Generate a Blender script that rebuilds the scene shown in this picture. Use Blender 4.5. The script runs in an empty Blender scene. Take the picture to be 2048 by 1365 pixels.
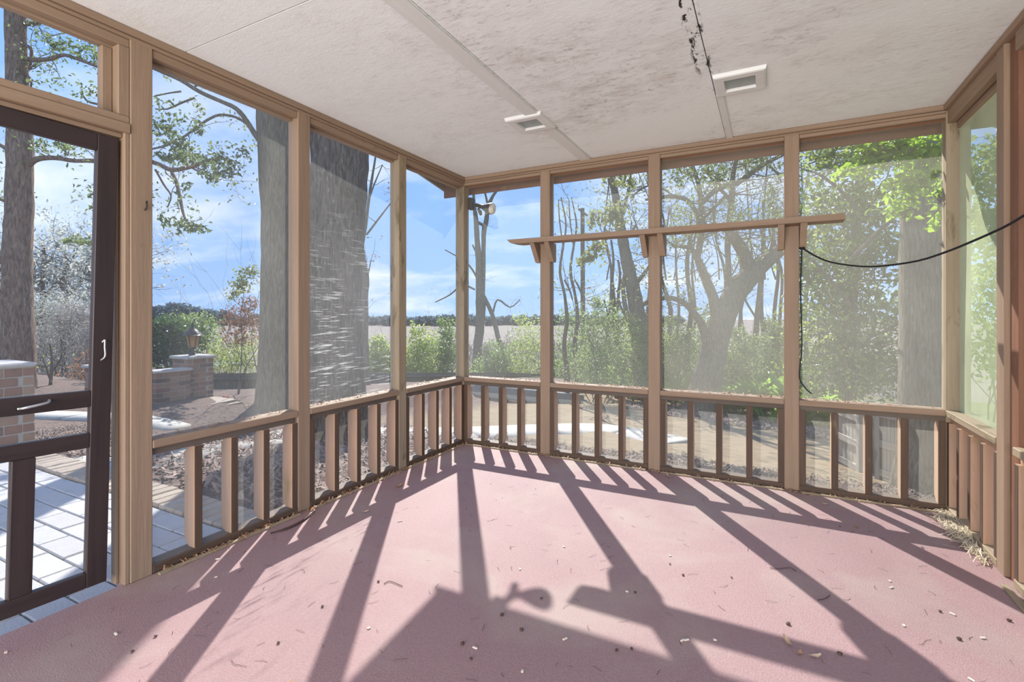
import bpy, bmesh, math, random
import numpy as np
from mathutils import Vector, Matrix

random.seed(7); RNG = np.random.default_rng(7)
SC = bpy.context.scene
COL = SC.collection
R = math.radians

# ------------------------------------------------------------------ camera
CAM = Vector((2.489, -3.845, 1.19)); YAW = R(27.5); F = 990.0; CX, HY = 1024.0, 629.0
FWD = Vector((-math.sin(YAW), math.cos(YAW), 0)); RGT = Vector((math.cos(YAW), math.sin(YAW), 0))
cd = bpy.data.cameras.new('camera'); cam = bpy.data.objects.new('camera', cd); COL.objects.link(cam)
cam.location = CAM; cam.rotation_euler = (R(90), 0, YAW)
cd.sensor_width = 36; cd.lens = F / 2048 * 36; cd.shift_y = -(682.5 - HY) / 2048; cd.clip_end = 2000; cd.clip_start = .02
SC.camera = cam

# ------------------------------------------------------------------ sky, sun, exposure
SUN_AZ, SUN_EL = R(34.5), R(39.9)
W = bpy.data.worlds.new('World'); SC.world = W; W.use_nodes = True
def world():
    nt = W.node_tree; n = nt.nodes; l = nt.links; n.clear()
    tc = n.new('ShaderNodeTexCoord'); sep = n.new('ShaderNodeSeparateXYZ'); l.new(tc.outputs['Generated'], sep.inputs[0])
    gr = n.new('ShaderNodeValToRGB'); l.new(sep.outputs['Z'], gr.inputs[0])
    e = gr.color_ramp.elements
    e[0].position = 0.0; e[0].color = (.30, .47, .78, 1)
    e[1].position = 1.0; e[1].color = (.14, .31, .74, 1)
    x = e.new(.12); x.color = (.25, .44, .80, 1)
    x = e.new(.45); x.color = (.20, .39, .80, 1)
    # clouds on a flat layer: direction / (z + c)
    add = n.new('ShaderNodeMath'); add.operation = 'ADD'; add.inputs[1].default_value = .22; l.new(sep.outputs['Z'], add.inputs[0])
    mx = n.new('ShaderNodeMath'); mx.operation = 'MAXIMUM'; mx.inputs[1].default_value = .08; l.new(add.outputs[0], mx.inputs[0])
    dv = n.new('ShaderNodeVectorMath'); dv.operation = 'DIVIDE'; cb = n.new('ShaderNodeCombineXYZ')
    for i in range(3): l.new(mx.outputs[0], cb.inputs[i])
    l.new(tc.outputs['Generated'], dv.inputs[0]); l.new(cb.outputs[0], dv.inputs[1])
    mp = n.new('ShaderNodeMapping'); mp.inputs['Scale'].default_value = (.9, 1.25, 1); mp.inputs['Location'].default_value = (2.6, .9, 0); mp.inputs['Rotation'].default_value = (0, 0, .5)
    l.new(dv.outputs[0], mp.inputs[0])
    nz = n.new('ShaderNodeTexNoise'); nz.inputs['Scale'].default_value = 1.1; nz.inputs['Detail'].default_value = 7; nz.inputs['Roughness'].default_value = .58; nz.inputs['Distortion'].default_value = .25
    l.new(mp.outputs[0], nz.inputs['Vector'])
    cr = n.new('ShaderNodeValToRGB'); cr.color_ramp.elements[0].position = .47; cr.color_ramp.elements[1].position = .74
    l.new(nz.outputs[0], cr.inputs[0])
    mix = n.new('ShaderNodeMix'); mix.data_type = 'RGBA'; l.new(cr.outputs[0], mix.inputs[0]); l.new(gr.outputs[0], mix.inputs[6]); mix.inputs[7].default_value = (.72, .78, .86, 1)
    bg = n.new('ShaderNodeBackground'); bg.inputs[1].default_value = 0.94; l.new(mix.outputs[2], bg.inputs[0])
    o = n.new('ShaderNodeOutputWorld'); l.new(bg.outputs[0], o.inputs[0])
world()
sl = bpy.data.lights.new('sun', 'SUN'); sl.energy = 5.6; sl.angle = R(.55); sl.color = (1, .965, .91)
so = bpy.data.objects.new('sun', sl); COL.objects.link(so)
SUNV = Vector((-math.sin(SUN_AZ) * math.cos(SUN_EL), math.cos(SUN_AZ) * math.cos(SUN_EL), math.sin(SUN_EL)))
so.rotation_euler = (-SUNV).to_track_quat('-Z', 'Y').to_euler(); so.location = SUNV * 30
# added soft fill lamp behind the camera, brightens the ceiling and posts
al = bpy.data.lights.new('added_fill_light', 'AREA'); al.shape = 'RECTANGLE'; al.size = 3.4; al.size_y = 2.1; al.energy = 185; al.color = (1, .93, .85)
ao = bpy.data.objects.new('added_fill_light', al); COL.objects.link(ao); ao.location = (1.75, -6.6, 1.1); ao.rotation_euler = (R(110), 0, 0)
vs = SC.view_settings; vs.view_transform = 'Standard'; vs.look = 'None'; vs.exposure = 0.7; vs.gamma = 1.0; vs.use_curve_mapping = False
try: SC.cycles.use_denoising = True
except Exception: pass
SC.cycles.max_bounces = 10; SC.cycles.transparent_max_bounces = 24; SC.cycles.diffuse_bounces = 5

# ------------------------------------------------------------------ helpers: pixel rays and ground
def ray(px, py=HY):
    s = (px - CX) / F
    return FWD + RGT * s + Vector((0, 0, (HY - py) / F))
def at(px, py, d): return CAM + ray(px, py) * d
def sm(t): t = min(1, max(0, t)); return t * t * (3 - 2 * t)
def g(x, y):
    z = -.16 - .36 * sm((y + 1.3) / 2.2) * sm((x + 5.2) / 1.6) - .095 * max(0, y - .8)
    z -= 1.0 * sm((-6.9 - x) / 2.5) * sm((y - 1.2) / 2.0)
    return max(z, -3.3)
def gnd(px, py):
    r = ray(px, py); d = 2.0
    while d < 120:
        p = CAM + r * d
        if p.z <= g(p.x, p.y): return d
        d += .03
    return 120

# ------------------------------------------------------------------ helpers: objects
def empty(name, loc, label=None, cat=None, group=None, kind=None, parent=None):
    o = bpy.data.objects.new(name, None); COL.objects.link(o); o.empty_display_size = .1
    o.location = loc
    if parent: o.parent = parent; o.location = Vector(loc) - parent.location
    tag(o, label, cat, group, kind); return o
def tag(o, label=None, cat=None, group=None, kind=None):
    if label: o['label'] = label
    if cat: o['category'] = cat
    if group: o['group'] = group
    if kind: o['kind'] = kind
    return o
def wloc(o):
    v = Vector(o.location)
    while o.parent: o = o.parent; v += Vector(o.location)
    return v
def obj(name, me, mat=None, parent=None, loc=(0, 0, 0), rot=None):
    o = bpy.data.objects.new(name, me); COL.objects.link(o)
    if mat is not None and not me.materials: me.materials.append(mat)
    if mat is not None and me.materials[0] is not mat:
        o.material_slots[0].link = 'OBJECT'; o.material_slots[0].material = mat
    o.location = loc
    if parent: o.parent = parent; o.location = Vector(loc) - wloc(parent)
    if rot: o.rotation_euler = rot
    return o
def np_mesh(name, V, Fc, smooth=False):
    me = bpy.data.meshes.new(name); V = np.asarray(V, dtype=np.float32); Fc = np.asarray(Fc, dtype=np.int32)
    k = Fc.shape[1]; n = len(Fc)
    me.vertices.add(len(V)); me.vertices.foreach_set('co', V.ravel())
    me.loops.add(n * k); me.loops.foreach_set('vertex_index', Fc.ravel())
    me.polygons.add(n); me.polygons.foreach_set('loop_start', np.arange(0, n * k, k, dtype=np.int32)); me.polygons.foreach_set('loop_total', np.full(n, k, dtype=np.int32))
    if smooth: me.polygons.foreach_set('use_smooth', np.ones(n, dtype=bool))
    me.update(); me.validate(); return me
CACHE = {}
def box_mesh(s, bev=.003):
    key = (round(s[0], 4), round(s[1], 4), round(s[2], 4), bev)
    if key in CACHE: return CACHE[key]
    bm = bmesh.new(); bmesh.ops.create_cube(bm, size=1); bmesh.ops.scale(bm, vec=s, verts=bm.verts)
    if bev: bmesh.ops.bevel(bm, geom=bm.edges[:], offset=min(bev, min(s) * .3), segments=1, affect='EDGES')
    me = bpy.data.meshes.new('board'); bm.to_mesh(me); bm.free(); CACHE[key] = me; return me
def bx(name, lo, hi, mat, parent=None, bev=.003):
    lo, hi = Vector(lo), Vector(hi); s = hi - lo
    return obj(name, box_mesh(tuple(s), bev), mat, parent, (lo + hi) / 2)
def pick(mats, s): return mats[max(range(3), key=lambda i: s[i])]
def board(name, lo, hi, mats, parent=None, bev=.003):
    s = [hi[i] - lo[i] for i in range(3)]
    return bx(name, lo, hi, pick(mats, s), parent, bev)
def prism(name, prof, axis, a0, a1, mat, parent=None, origin=None):
    """prof: list of 2D points; axis 'x': prof=(y,z) extruded a0..a1 in x; 'y': prof=(x,z); 'z': prof=(x,y)"""
    n = len(prof); V = []
    for a in (a0, a1):
        for u, v in prof:
            V.append({'x': (a, u, v), 'y': (u, a, v), 'z': (u, v, a)}[axis])
    c = Vector(np.mean(np.array(V), axis=0)) if origin is None else Vector(origin)
    bm = bmesh.new(); vs_ = [bm.verts.new(Vector(v) - c) for v in V]
    bm.faces.new(vs_[:n]); bm.faces.new(vs_[n:][::-1])
    for i in range(n): bm.faces.new((vs_[i], vs_[n + i], vs_[n + (i + 1) % n], vs_[(i + 1) % n]))
    bmesh.ops.recalc_face_normals(bm, faces=bm.faces)
    me = bpy.data.meshes.new(name); bm.to_mesh(me); bm.free()
    return obj(name, me, mat, parent, c)
class Tubes:
    def __init__(s): s.V = []; s.F = []; s.n = 0
    def add(s, pts, rad, seg=8, sub=3, rough=0.0, cap=True):
        P = np.array([tuple(p) for p in pts], float); Rr = np.array(rad, float)
        if sub > 1 and len(P) > 2:
            A = np.vstack([2 * P[0] - P[1], P, 2 * P[-1] - P[-2]]); Q = []; q = []
            for i in range(1, len(A) - 2):
                for k in range(sub):
                    t = k / sub
                    Q.append(.5 * ((2 * A[i]) + (-A[i-1] + A[i+1]) * t + (2*A[i-1] - 5*A[i] + 4*A[i+1] - A[i+2]) * t*t + (-A[i-1] + 3*A[i] - 3*A[i+1] + A[i+2]) * t**3))
                    q.append(Rr[i-1] * (1 - t) + Rr[i] * t)
            Q.append(P[-1]); q.append(Rr[-1]); P = np.array(Q); Rr = np.array(q)
        T = np.gradient(P, axis=0); T /= np.linalg.norm(T, axis=1)[:, None] + 1e-9
        u = np.cross(T[0], (0, 1, .13)); u /= np.linalg.norm(u) + 1e-9
        an = np.arange(seg) * 2 * math.pi / seg; m = len(P); rings = []
        for i in range(m):
            u = u - T[i] * u.dot(T[i]); u /= np.linalg.norm(u) + 1e-9; v = np.cross(T[i], u)
            rr = Rr[i] * (1 + rough * RNG.uniform(-1, 1, seg)) if rough else np.full(seg, Rr[i])
            rings.append(P[i] + (np.cos(an) * rr)[:, None] * u + (np.sin(an) * rr)[:, None] * v)
        s.V.append(np.vstack(rings)); idx = np.arange(m * seg).reshape(m, seg) + s.n
        a = idx[:-1]; b = idx[1:]
        f = np.stack([a, np.roll(a, -1, 1), np.roll(b, -1, 1), b], -1).reshape(-1, 4); s.F.append(f); s.n += m * seg
        if cap and seg == 4: s.F.append(idx[:1]); s.F.append(idx[-1:, ::-1])
        if cap and seg in (6, 8, 12, 16):
            for rg in (idx[0], idx[-1][::-1]):
                for k in range(1, seg - 2, 2): s.F.append(np.array([[rg[0], rg[k], rg[k+1], rg[k+2]]]))
        return s
    def build(s, name, mat, parent=None, loc=None):
        V = np.vstack(s.V); loc = Vector(V[0]) if loc is None else Vector(loc)
        return obj(name, np_mesh(name, V - np.array(loc), np.vstack(s.F), True), mat, parent, loc)
def tube(name, pts, rad, mat, parent=None, seg=8, sub=3, rough=0, loc=None):
    return Tubes().add(pts, rad, seg, sub, rough).build(name, mat, parent, loc)
def leaf_mesh(name, C, size, elong=2.0, fold=.25, flat=0.0, droop=None, var=.35):
    """N folded leaves at centres C as one mesh (two triangles each)"""
    C = np.asarray(C, float); N = len(C)
    d = RNG.normal(size=(N, 3))
    if droop is not None: d = d * (1 - .65) + np.array(droop) * .9
    d /= np.linalg.norm(d, axis=1)[:, None]
    n = RNG.normal(size=(N, 3)); n[:, 2] = np.abs(n[:, 2]) + flat * 3
    w = np.cross(d, n); w /= np.linalg.norm(w, axis=1)[:, None] + 1e-9; n = np.cross(w, d)
    L = (size * (1 + var * RNG.uniform(-1, 1, N)))[:, None]; Wd = L / elong
    b = C - d * L * .5; t = C + d * L * .5 - n * L * .12; m = C - d * L * .05
    l = m + w * Wd * .5 + n * Wd * fold; r = m - w * Wd * .5 + n * Wd * fold
    V = np.stack([b, l, t, r], 1).reshape(-1, 3); i = np.arange(N) * 4
    Fc = np.concatenate([np.stack([i, i+1, i+2], 1), np.stack([i, i+2, i+3], 1)])
    return np_mesh(name, V, Fc)
def leaves(name, C, size, mat, parent, **k):
    o = obj(name, leaf_mesh(name, np.asarray(C) - np.array(wloc(parent)), size, **k), mat, parent, wloc(parent)); o['kind'] = 'stuff'; return o
def ell(c, r, n, shell=.35):
    d = RNG.normal(size=(n, 3)); d /= np.linalg.norm(d, axis=1)[:, None]
    return np.array(c) + d * (RNG.uniform(shell, 1, n) ** .6)[:, None] * np.array(r)
def blob(px, py, rx, ry, d, n, dd=None, clump=6):
    """leaf positions round a pixel at depth d, gathered in small clumps"""
    c = at(px, py, d); a, b = rx * d / F, ry * d / F; dd = a if dd is None else dd
    k = max(2, n // clump); q = RNG.normal(size=(k, 3)); q /= np.linalg.norm(q, axis=1)[:, None]; q *= (RNG.uniform(0, 1, k) ** .45)[:, None]
    cc = np.array(c) + np.outer(q[:, 0] * a, RGT) + np.outer(q[:, 1] * dd, FWD) + np.outer(q[:, 2] * b, (0, 0, 1))
    return cc[RNG.integers(0, k, n)] + RNG.normal(size=(n, 3)) * (min(a, b) * .16 + .02)

# ------------------------------------------------------------------ helpers: materials
def mat(name, c1, c2=None, scale=(8, 8, 8), rough=.6, detail=5, c3=None, t3=(.62, .7), s3=(3, 3, 3), bump=0., bscale=None, spec=.3, transl=0., tcol=None, rnd=None, coord='Object', lo=.3, hi=.7, metal=0, sheen=0, dist=0, rr=None):
    m = bpy.data.materials.new(name); m.use_nodes = True; nt = m.node_tree; n = nt.nodes; l = nt.links; n.clear()
    out = n.new('ShaderNodeOutputMaterial'); p = n.new('ShaderNodeBsdfPrincipled')
    p.inputs['Roughness'].default_value = rough; p.inputs['Specular IOR Level'].default_value = spec; p.inputs['Metallic'].default_value = metal
    if sheen: p.inputs['Sheen Weight'].default_value = sheen; p.inputs['Sheen Roughness'].default_value = .4
    oi = n.new('ShaderNodeObjectInfo')
    if coord == 'World':
        geo = n.new('ShaderNodeNewGeometry'); vec = geo.outputs['Position']
    else:
        tc = n.new('ShaderNodeTexCoord'); ad = n.new('ShaderNodeVectorMath'); ad.operation = 'ADD'; mu = n.new('ShaderNodeMath'); mu.operation = 'MULTIPLY'; mu.inputs[1].default_value = 17.3
        l.new(oi.outputs['Random'], mu.inputs[0]); l.new(tc.outputs['Object'], ad.inputs[0]); l.new(mu.outputs[0], ad.inputs[1]); vec = ad.outputs[0]
    def noise_(s, det, dis=0):
        mp = n.new('ShaderNodeMapping'); mp.inputs['Scale'].default_value = s; l.new(vec, mp.inputs[0])
        z = n.new('ShaderNodeTexNoise'); z.inputs['Scale'].default_value = 1; z.inputs['Detail'].default_value = det; z.inputs['Distortion'].default_value = dis; z.inputs['Roughness'].default_value = .6
        l.new(mp.outputs[0], z.inputs['Vector']); return z.outputs[0]
    def ramp(src, a, b):
        q = n.new('ShaderNodeMapRange'); q.inputs[1].default_value = a; q.inputs[2].default_value = b; l.new(src, q.inputs[0]); return q.outputs[0]
    def mixc(f, a, b):
        q = n.new('ShaderNodeMix'); q.data_type = 'RGBA'
        if isinstance(f, (int, float)): q.inputs[0].default_value = f
        else: l.new(f, q.inputs[0])
        for i, v in ((6, a), (7, b)):
            if isinstance(v, tuple): q.inputs[i].default_value = (*v[:3], 1)
            else: l.new(v, q.inputs[i])
        return q.outputs[2]
    col = (*c1, 1); nz = None
    if c2 is not None:
        nz = noise_(scale, detail, dist); col = mixc(ramp(nz, lo, hi), c1, c2)
    if rnd:  # per-object tint
        cr = n.new('ShaderNodeValToRGB'); cr.color_ramp.interpolation = 'CONSTANT'; l.new(oi.outputs['Random'], cr.inputs[0]); e = cr.color_ramp.elements
        e[0].color = (*rnd[0], 1); e[1].position = 1 / len(rnd); e[1].color = (*rnd[1], 1)
        for i in range(2, len(rnd)):
            x = e.new(i / len(rnd)); x.color = (*rnd[i], 1)
        col = mixc(.62, col, cr.outputs[0]) if not isinstance(col, tuple) else cr.outputs[0]
    if c3 is not None:
        col = mixc(ramp(noise_(s3, 6, .4), *t3), col, c3)
    if isinstance(col, tuple): p.inputs['Base Color'].default_value = col
    else: l.new(col, p.inputs['Base Color'])
    if bump:
        b = n.new('ShaderNodeBump'); b.inputs['Strength'].default_value = bump; b.inputs['Distance'].default_value = .02
        l.new(noise_(bscale, 6) if bscale or nz is None else nz, b.inputs['Height']); l.new(b.outputs[0], p.inputs['Normal'])
    sh = p.outputs[0]
    if transl:
        t = n.new('ShaderNodeBsdfTranslucent'); tc_ = tcol or c2 or c1
        if tcol is None and not isinstance(col, tuple): l.new(col, t.inputs[0])
        else: t.inputs[0].default_value = (*tc_, 1)
        mx = n.new('ShaderNodeMixShader'); mx.inputs[0].default_value = transl; l.new(sh, mx.inputs[1]); l.new(t.outputs[0], mx.inputs[2]); sh = mx.outputs[0]
    l.new(sh, out.inputs[0]); return m
def wood(name, c1, c2, c3=None, t3=(.66, .72), rough=.65, bump=.15, s3=5):
    r = []
    for ax in range(3):
        s = [26, 26, 26]; s[ax] = 1.6; b = [60, 60, 60]; b[ax] = 3; q = [s3 * 2.2] * 3; q[ax] = s3 * .7
        r.append(mat(name + '_' + 'xyz'[ax], c1, c2, tuple(s), rough, 6, c3, t3, tuple(q), bump, tuple(b)))
    return r
TAN = wood('tan_painted_wood', (.31, .218, .15), (.25, .175, .118), (.20, .145, .10), (.69, .75))
WORN = wood('worn_tan_wood', (.35, .28, .185), (.26, .20, .13), (.16, .125, .07), (.58, .68))
SLAT = wood('salmon_tan_wood', (.47, .30, .20), (.37, .235, .145), (.25, .19, .08), (.58, .74))
EDGE = wood('dark_slat_edge', (.115, .075, .050), (.075, .048, .034), (.22, .15, .10), (.66, .78))
BROWN = wood('brown_stained_wood', (.23, .11, .062), (.16, .076, .044), (.30, .155, .09), (.6, .8))
GREYW = wood('weathered_grey_wood', (.46, .42, .36), (.30, .27, .22), (.16, .17, .10), (.58, .75), .85)
FENCE = wood('fence_wood', (.15, .14, .11), (.10, .092, .072), (.07, .085, .045), (.55, .72), .85)
DOORW = wood('dark_door_wood', (.050, .034, .032), (.032, .022, .022), (.11, .065, .05), (.66, .8), .42, .06)
WHITE = wood('white_painted_trim', (.72, .73, .71), (.66, .665, .645), (.42, .39, .36), (.68, .80), .5, .05)
CARPET = mat('rose_carpet', (.335, .202, .203), (.265, .156, .157), (90, 90, 90), .62, 8, (.335, .255, .225), (.50, .72), (1.3, 1.3, 1), .35, (160, 160, 160), .48, sheen=.06, coord='World')
CEIL = None
GLASSG = mat('frosted_grey_lens', (.30, .335, .335), (.26, .30, .30), (10, 10, 10), .35, spec=.5)
BLACK = mat('black_rubber', (.012, .012, .012), rough=.45)
METALW = mat('galvanised_steel', (.65, .65, .63), (.5, .5, .5), (30, 30, 30), .35, metal=.8)
DARKM = mat('dark_bronze_metal', (.05, .04, .035), (.03, .025, .022), (20, 20, 20), .45, metal=.3, spec=.5)
REFL = mat('floodlight_glass', (.75, .70, .60), (.6, .55, .45), (20, 20, 20), .15, spec=.6)
AMBER = mat('amber_glass', (.42, .27, .09), (.30, .18, .06), (20, 20, 20), .25, transl=.4, tcol=(.75, .5, .18))
BRICK = mat('old_brick', (.26, .15, .105), (.19, .11, .08), (22, 22, 22), .85, 6, (.08, .07, .065), (.62, .75), (12, 12, 12), .4, (60, 60, 60),
            rnd=[(.29, .195, .135), (.24, .13, .095), (.09, .075, .07), (.33, .235, .16), (.21, .115, .085), (.27, .17, .115), (.13, .10, .09), (.30, .20, .14)])
MORTAR = mat('mortar', (.36, .345, .31), (.29, .275, .25), (30, 30, 30), .9)
PAVER = mat('grey_paver', (.44, .435, .44), (.36, .355, .36), (14, 14, 14), .8, 6, (.30, .28, .28), (.64, .78), (7, 7, 7), .3, (80, 80, 80), rnd=[(.45, .445, .45), (.41, .405, .415), (.48, .47, .47), (.39, .38, .375)])
EDGEB = mat('pale_edging_brick', (.38, .32, .255), (.30, .245, .195), (16, 16, 16), .85, 6, (.30, .25, .21), (.60, .75), (9, 9, 9), .4, (70, 70, 70), rnd=[(.39, .325, .255), (.34, .275, .22), (.42, .365, .305)])
JOINT = mat('paver_joint_sand', (.20, .175, .15), (.13, .115, .10), (40, 40, 40), .95)
CONC = mat('pale_concrete', (.45, .43, .385), (.385, .365, .325), (5, 5, 5), .85, 7, (.35, .33, .30), (.60, .76), (2.2, 2.2, 2.2), .25, (60, 60, 60))
CAPST = mat('cap_stone', (.46, .44, .41), (.36, .345, .32), (12, 12, 12), .8)
BARK_P = mat('pine_bark', (.30, .205, .15), (.12, .08, .058), (34, 34, 7), .95, 8, (.36, .30, .25), (.58, .70), (26, 26, 6), 1.0, (46, 46, 9), .1, dist=.5, lo=.38, hi=.62)
BARK_D = mat('dark_furrowed_bark', (.125, .10, .078), (.018, .014, .010), (42, 42, 4.5), .95, 8, (.24, .215, .18), (.58, .68), (40, 40, 7), 1.0, (48, 48, 6), .1, dist=.35, lo=.42, hi=.60)
BARK_G = mat('grey_oak_bark', (.23, .205, .155), (.115, .10, .072), (48, 48, 5), .95, 8, (.29, .27, .215), (.56, .72), (30, 30, 5), .9, (60, 60, 7), .1, dist=.3, lo=.36, hi=.64)
BARK_L = mat('thin_grey_bark', (.19, .16, .13), (.095, .08, .065), (14, 14, 3), .95, 6, spec=.1)
def leafmat(name, a, b, t, tr=.45, rough=.35, spec=.5): return mat(name, a, b, (1.5, 1.5, 1.5), rough, 3, spec=spec, transl=tr, tcol=t, coord='World', lo=.35, hi=.65)
LF_MAG = leafmat('magnolia_leaf', (.036, .068, .020), (.085, .125, .035), (.26, .40, .05), .32, .24, .8)
LF_LIME = leafmat('painted_sunlit_leaf', (.13, .22, .035), (.20, .30, .05), (.45, .68, .06), .5, .3, .5)  # sunlit version of the magnolia leaf, the light is put into the colour
LF_OAK = leafmat('oak_leaf', (.10, .13, .05), (.19, .20, .08), (.38, .42, .13), .4, .4, .4)
LF_LIVE = leafmat('live_oak_leaf', (.065, .10, .045), (.12, .155, .065), (.26, .34, .11), .38, .4, .4)
LF_DARK = leafmat('camellia_leaf', (.022, .05, .02), (.045, .085, .03), (.13, .25, .04), .28, .22, .8)
LF_SHR = leafmat('yellow_green_leaf', (.22, .29, .08), (.30, .36, .11), (.50, .60, .16), .5)
LF_MID = leafmat('mid_green_leaf', (.12, .19, .07), (.20, .26, .10), (.34, .46, .14), .45)
LF_BRN = leafmat('russet_leaf', (.24, .13, .085), (.32, .19, .12), (.42, .22, .12), .35, .6, .2)
LF_GRY = leafmat('grey_moss', (.40, .41, .35), (.52, .52, .46), (.55, .56, .48), .5, .8, .1)
LF_TWG = leafmat('grey_winter_twig', (.42, .38, .34), (.52, .48, .42), (.5, .46, .4), .2, .9, .1)
LF_FAR = leafmat('hazed_far_foliage', (.13, .18, .20), (.18, .24, .26), (.2, .28, .28), .25, .8, .1)  # distance haze is mixed into this leaf colour as pale blue
LF_PALM = leafmat('palmetto_frond', (.10, .21, .06), (.16, .29, .08), (.42, .68, .10), .5, .3, .5)
MULCH = mat('leaf_mulch', (.11, .075, .058), (.24, .18, .14), (3, 3, 3), .85, coord='World')
DRY = mat('dry_leaf', (.36, .20, .11), (.48, .31, .19), (9, 9, 9), .8, rnd=[(.38, .20, .11), (.50, .36, .24), (.26, .15, .09), (.56, .46, .34)])
CHIP = mat('pale_wood_chip', (.70, .64, .54), (.55, .47, .38), (30, 30, 30), .8)
SEED = mat('dark_seed_husk', (.10, .06, .045), (.06, .035, .03), (30, 30, 30), .7)
STRAW = mat('pine_straw', (.14, .095, .078), (.34, .26, .215), (11, 11, 11), .85, coord='World')
STRAWY = mat('dry_pale_straw', (.66, .58, .44), (.52, .44, .31), (9, 9, 9), .8, coord='World')

def ceil_mat():
    m = bpy.data.materials.new('mildewed_white_ceiling'); m.use_nodes = True; nt = m.node_tree; n = nt.nodes; l = nt.links
    p = n['Principled BSDF']; p.inputs['Roughness'].default_value = .75; p.inputs['Specular IOR Level'].default_value = .2
    geo = n.new('ShaderNodeNewGeometry')
    def nz(s, det, loc=(0, 0, 0), dis=0):
        mp = n.new('ShaderNodeMapping'); mp.inputs['Scale'].default_value = s; mp.inputs['Location'].default_value = loc; l.new(geo.outputs['Position'], mp.inputs[0])
        z = n.new('ShaderNodeTexNoise'); z.inputs['Scale'].default_value = 1; z.inputs['Detail'].default_value = det; z.inputs['Roughness'].default_value = .68; z.inputs['Distortion'].default_value = dis; l.new(mp.outputs[0], z.inputs['Vector']); return z.outputs[0]
    def mr(src, a, b, c=0, d=1):
        q = n.new('ShaderNodeMapRange'); q.inputs[1].default_value = a; q.inputs[2].default_value = b; q.inputs[3].default_value = c; q.inputs[4].default_value = d; l.new(src, q.inputs[0]); return q.outputs[0]
    def mul(a, b):
        q = n.new('ShaderNodeMath'); q.operation = 'MULTIPLY'; l.new(a, q.inputs[0]); l.new(b, q.inputs[1]); return q.outputs[0]
    def mix(f, a, b):
        q = n.new('ShaderNodeMix'); q.data_type = 'RGBA'; l.new(f, q.inputs[0])
        for i, v in ((6, a), (7, b)):
            if isinstance(v, tuple): q.inputs[i].default_value = (*v, 1)
            else: l.new(v, q.inputs[i])
        return q.outputs[2]
    big = mr(nz((.95, 1.1, 1), 4, (3.1, 1.7, 0)), .40, .64)
    fine = mr(nz((7, 10, 1), 10, dis=.2), .40, .70)
    smear = mr(nz((16, 44, 1), 6, (5, 2, 0), .3), .52, .66)
    specks = mr(nz((34, 26, 1), 5, dis=.5), .60, .68)
    # mildew grows in the middle of the room and along the open seam
    sep = n.new('ShaderNodeSeparateXYZ'); l.new(geo.outputs['Position'], sep.inputs[0])
    mid = mul(mr(sep.outputs['X'], .5, 1.5), mr(sep.outputs['X'], 3.3, 2.5))
    sd = n.new('ShaderNodeMath'); sd.operation = 'SUBTRACT'; l.new(sep.outputs['X'], sd.inputs[0]); sd.inputs[1].default_value = 2.19
    sa = n.new('ShaderNodeMath'); sa.operation = 'ABSOLUTE'; l.new(sd.outputs[0], sa.inputs[0])
    seam = mul(mul(mr(sa.outputs[0], .045, .03), mr(sep.outputs['Y'], -1.0, -1.2)), mr(nz((26, 9, 1), 7, (1, 7, 0), .4), .53, .58))
    wide = mul(mr(sa.outputs[0], .5, .05), mr(nz((3, 3, 1), 5, (4, 4, 0)), .45, .65))
    c = mix(mul(mul(big, fine), mr(mid, 0, 1, .3, 1)), (.83, .865, .86), (.60, .575, .555))
    c = mix(mul(mul(smear, big), mr(mid, 0, 1, .18, .75)), c, (.37, .35, .335))
    c = mix(mul(mul(specks, wide), fine), c, (.20, .18, .165))
    c = mix(mul(mul(specks, big), mr(mid, 0, 1, .2, .6)), c, (.24, .22, .205))
    c = mix(seam, c, (.035, .03, .028))
    l.new(c, p.inputs['Base Color'])
    b = n.new('ShaderNodeBump'); b.inputs['Strength'].default_value = .15; b.inputs['Distance'].default_value = .01; l.new(nz((30, 60, 1), 5), b.inputs['Height']); l.new(b.outputs[0], p.inputs['Normal'])
    return m
CEIL = ceil_mat()
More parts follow.
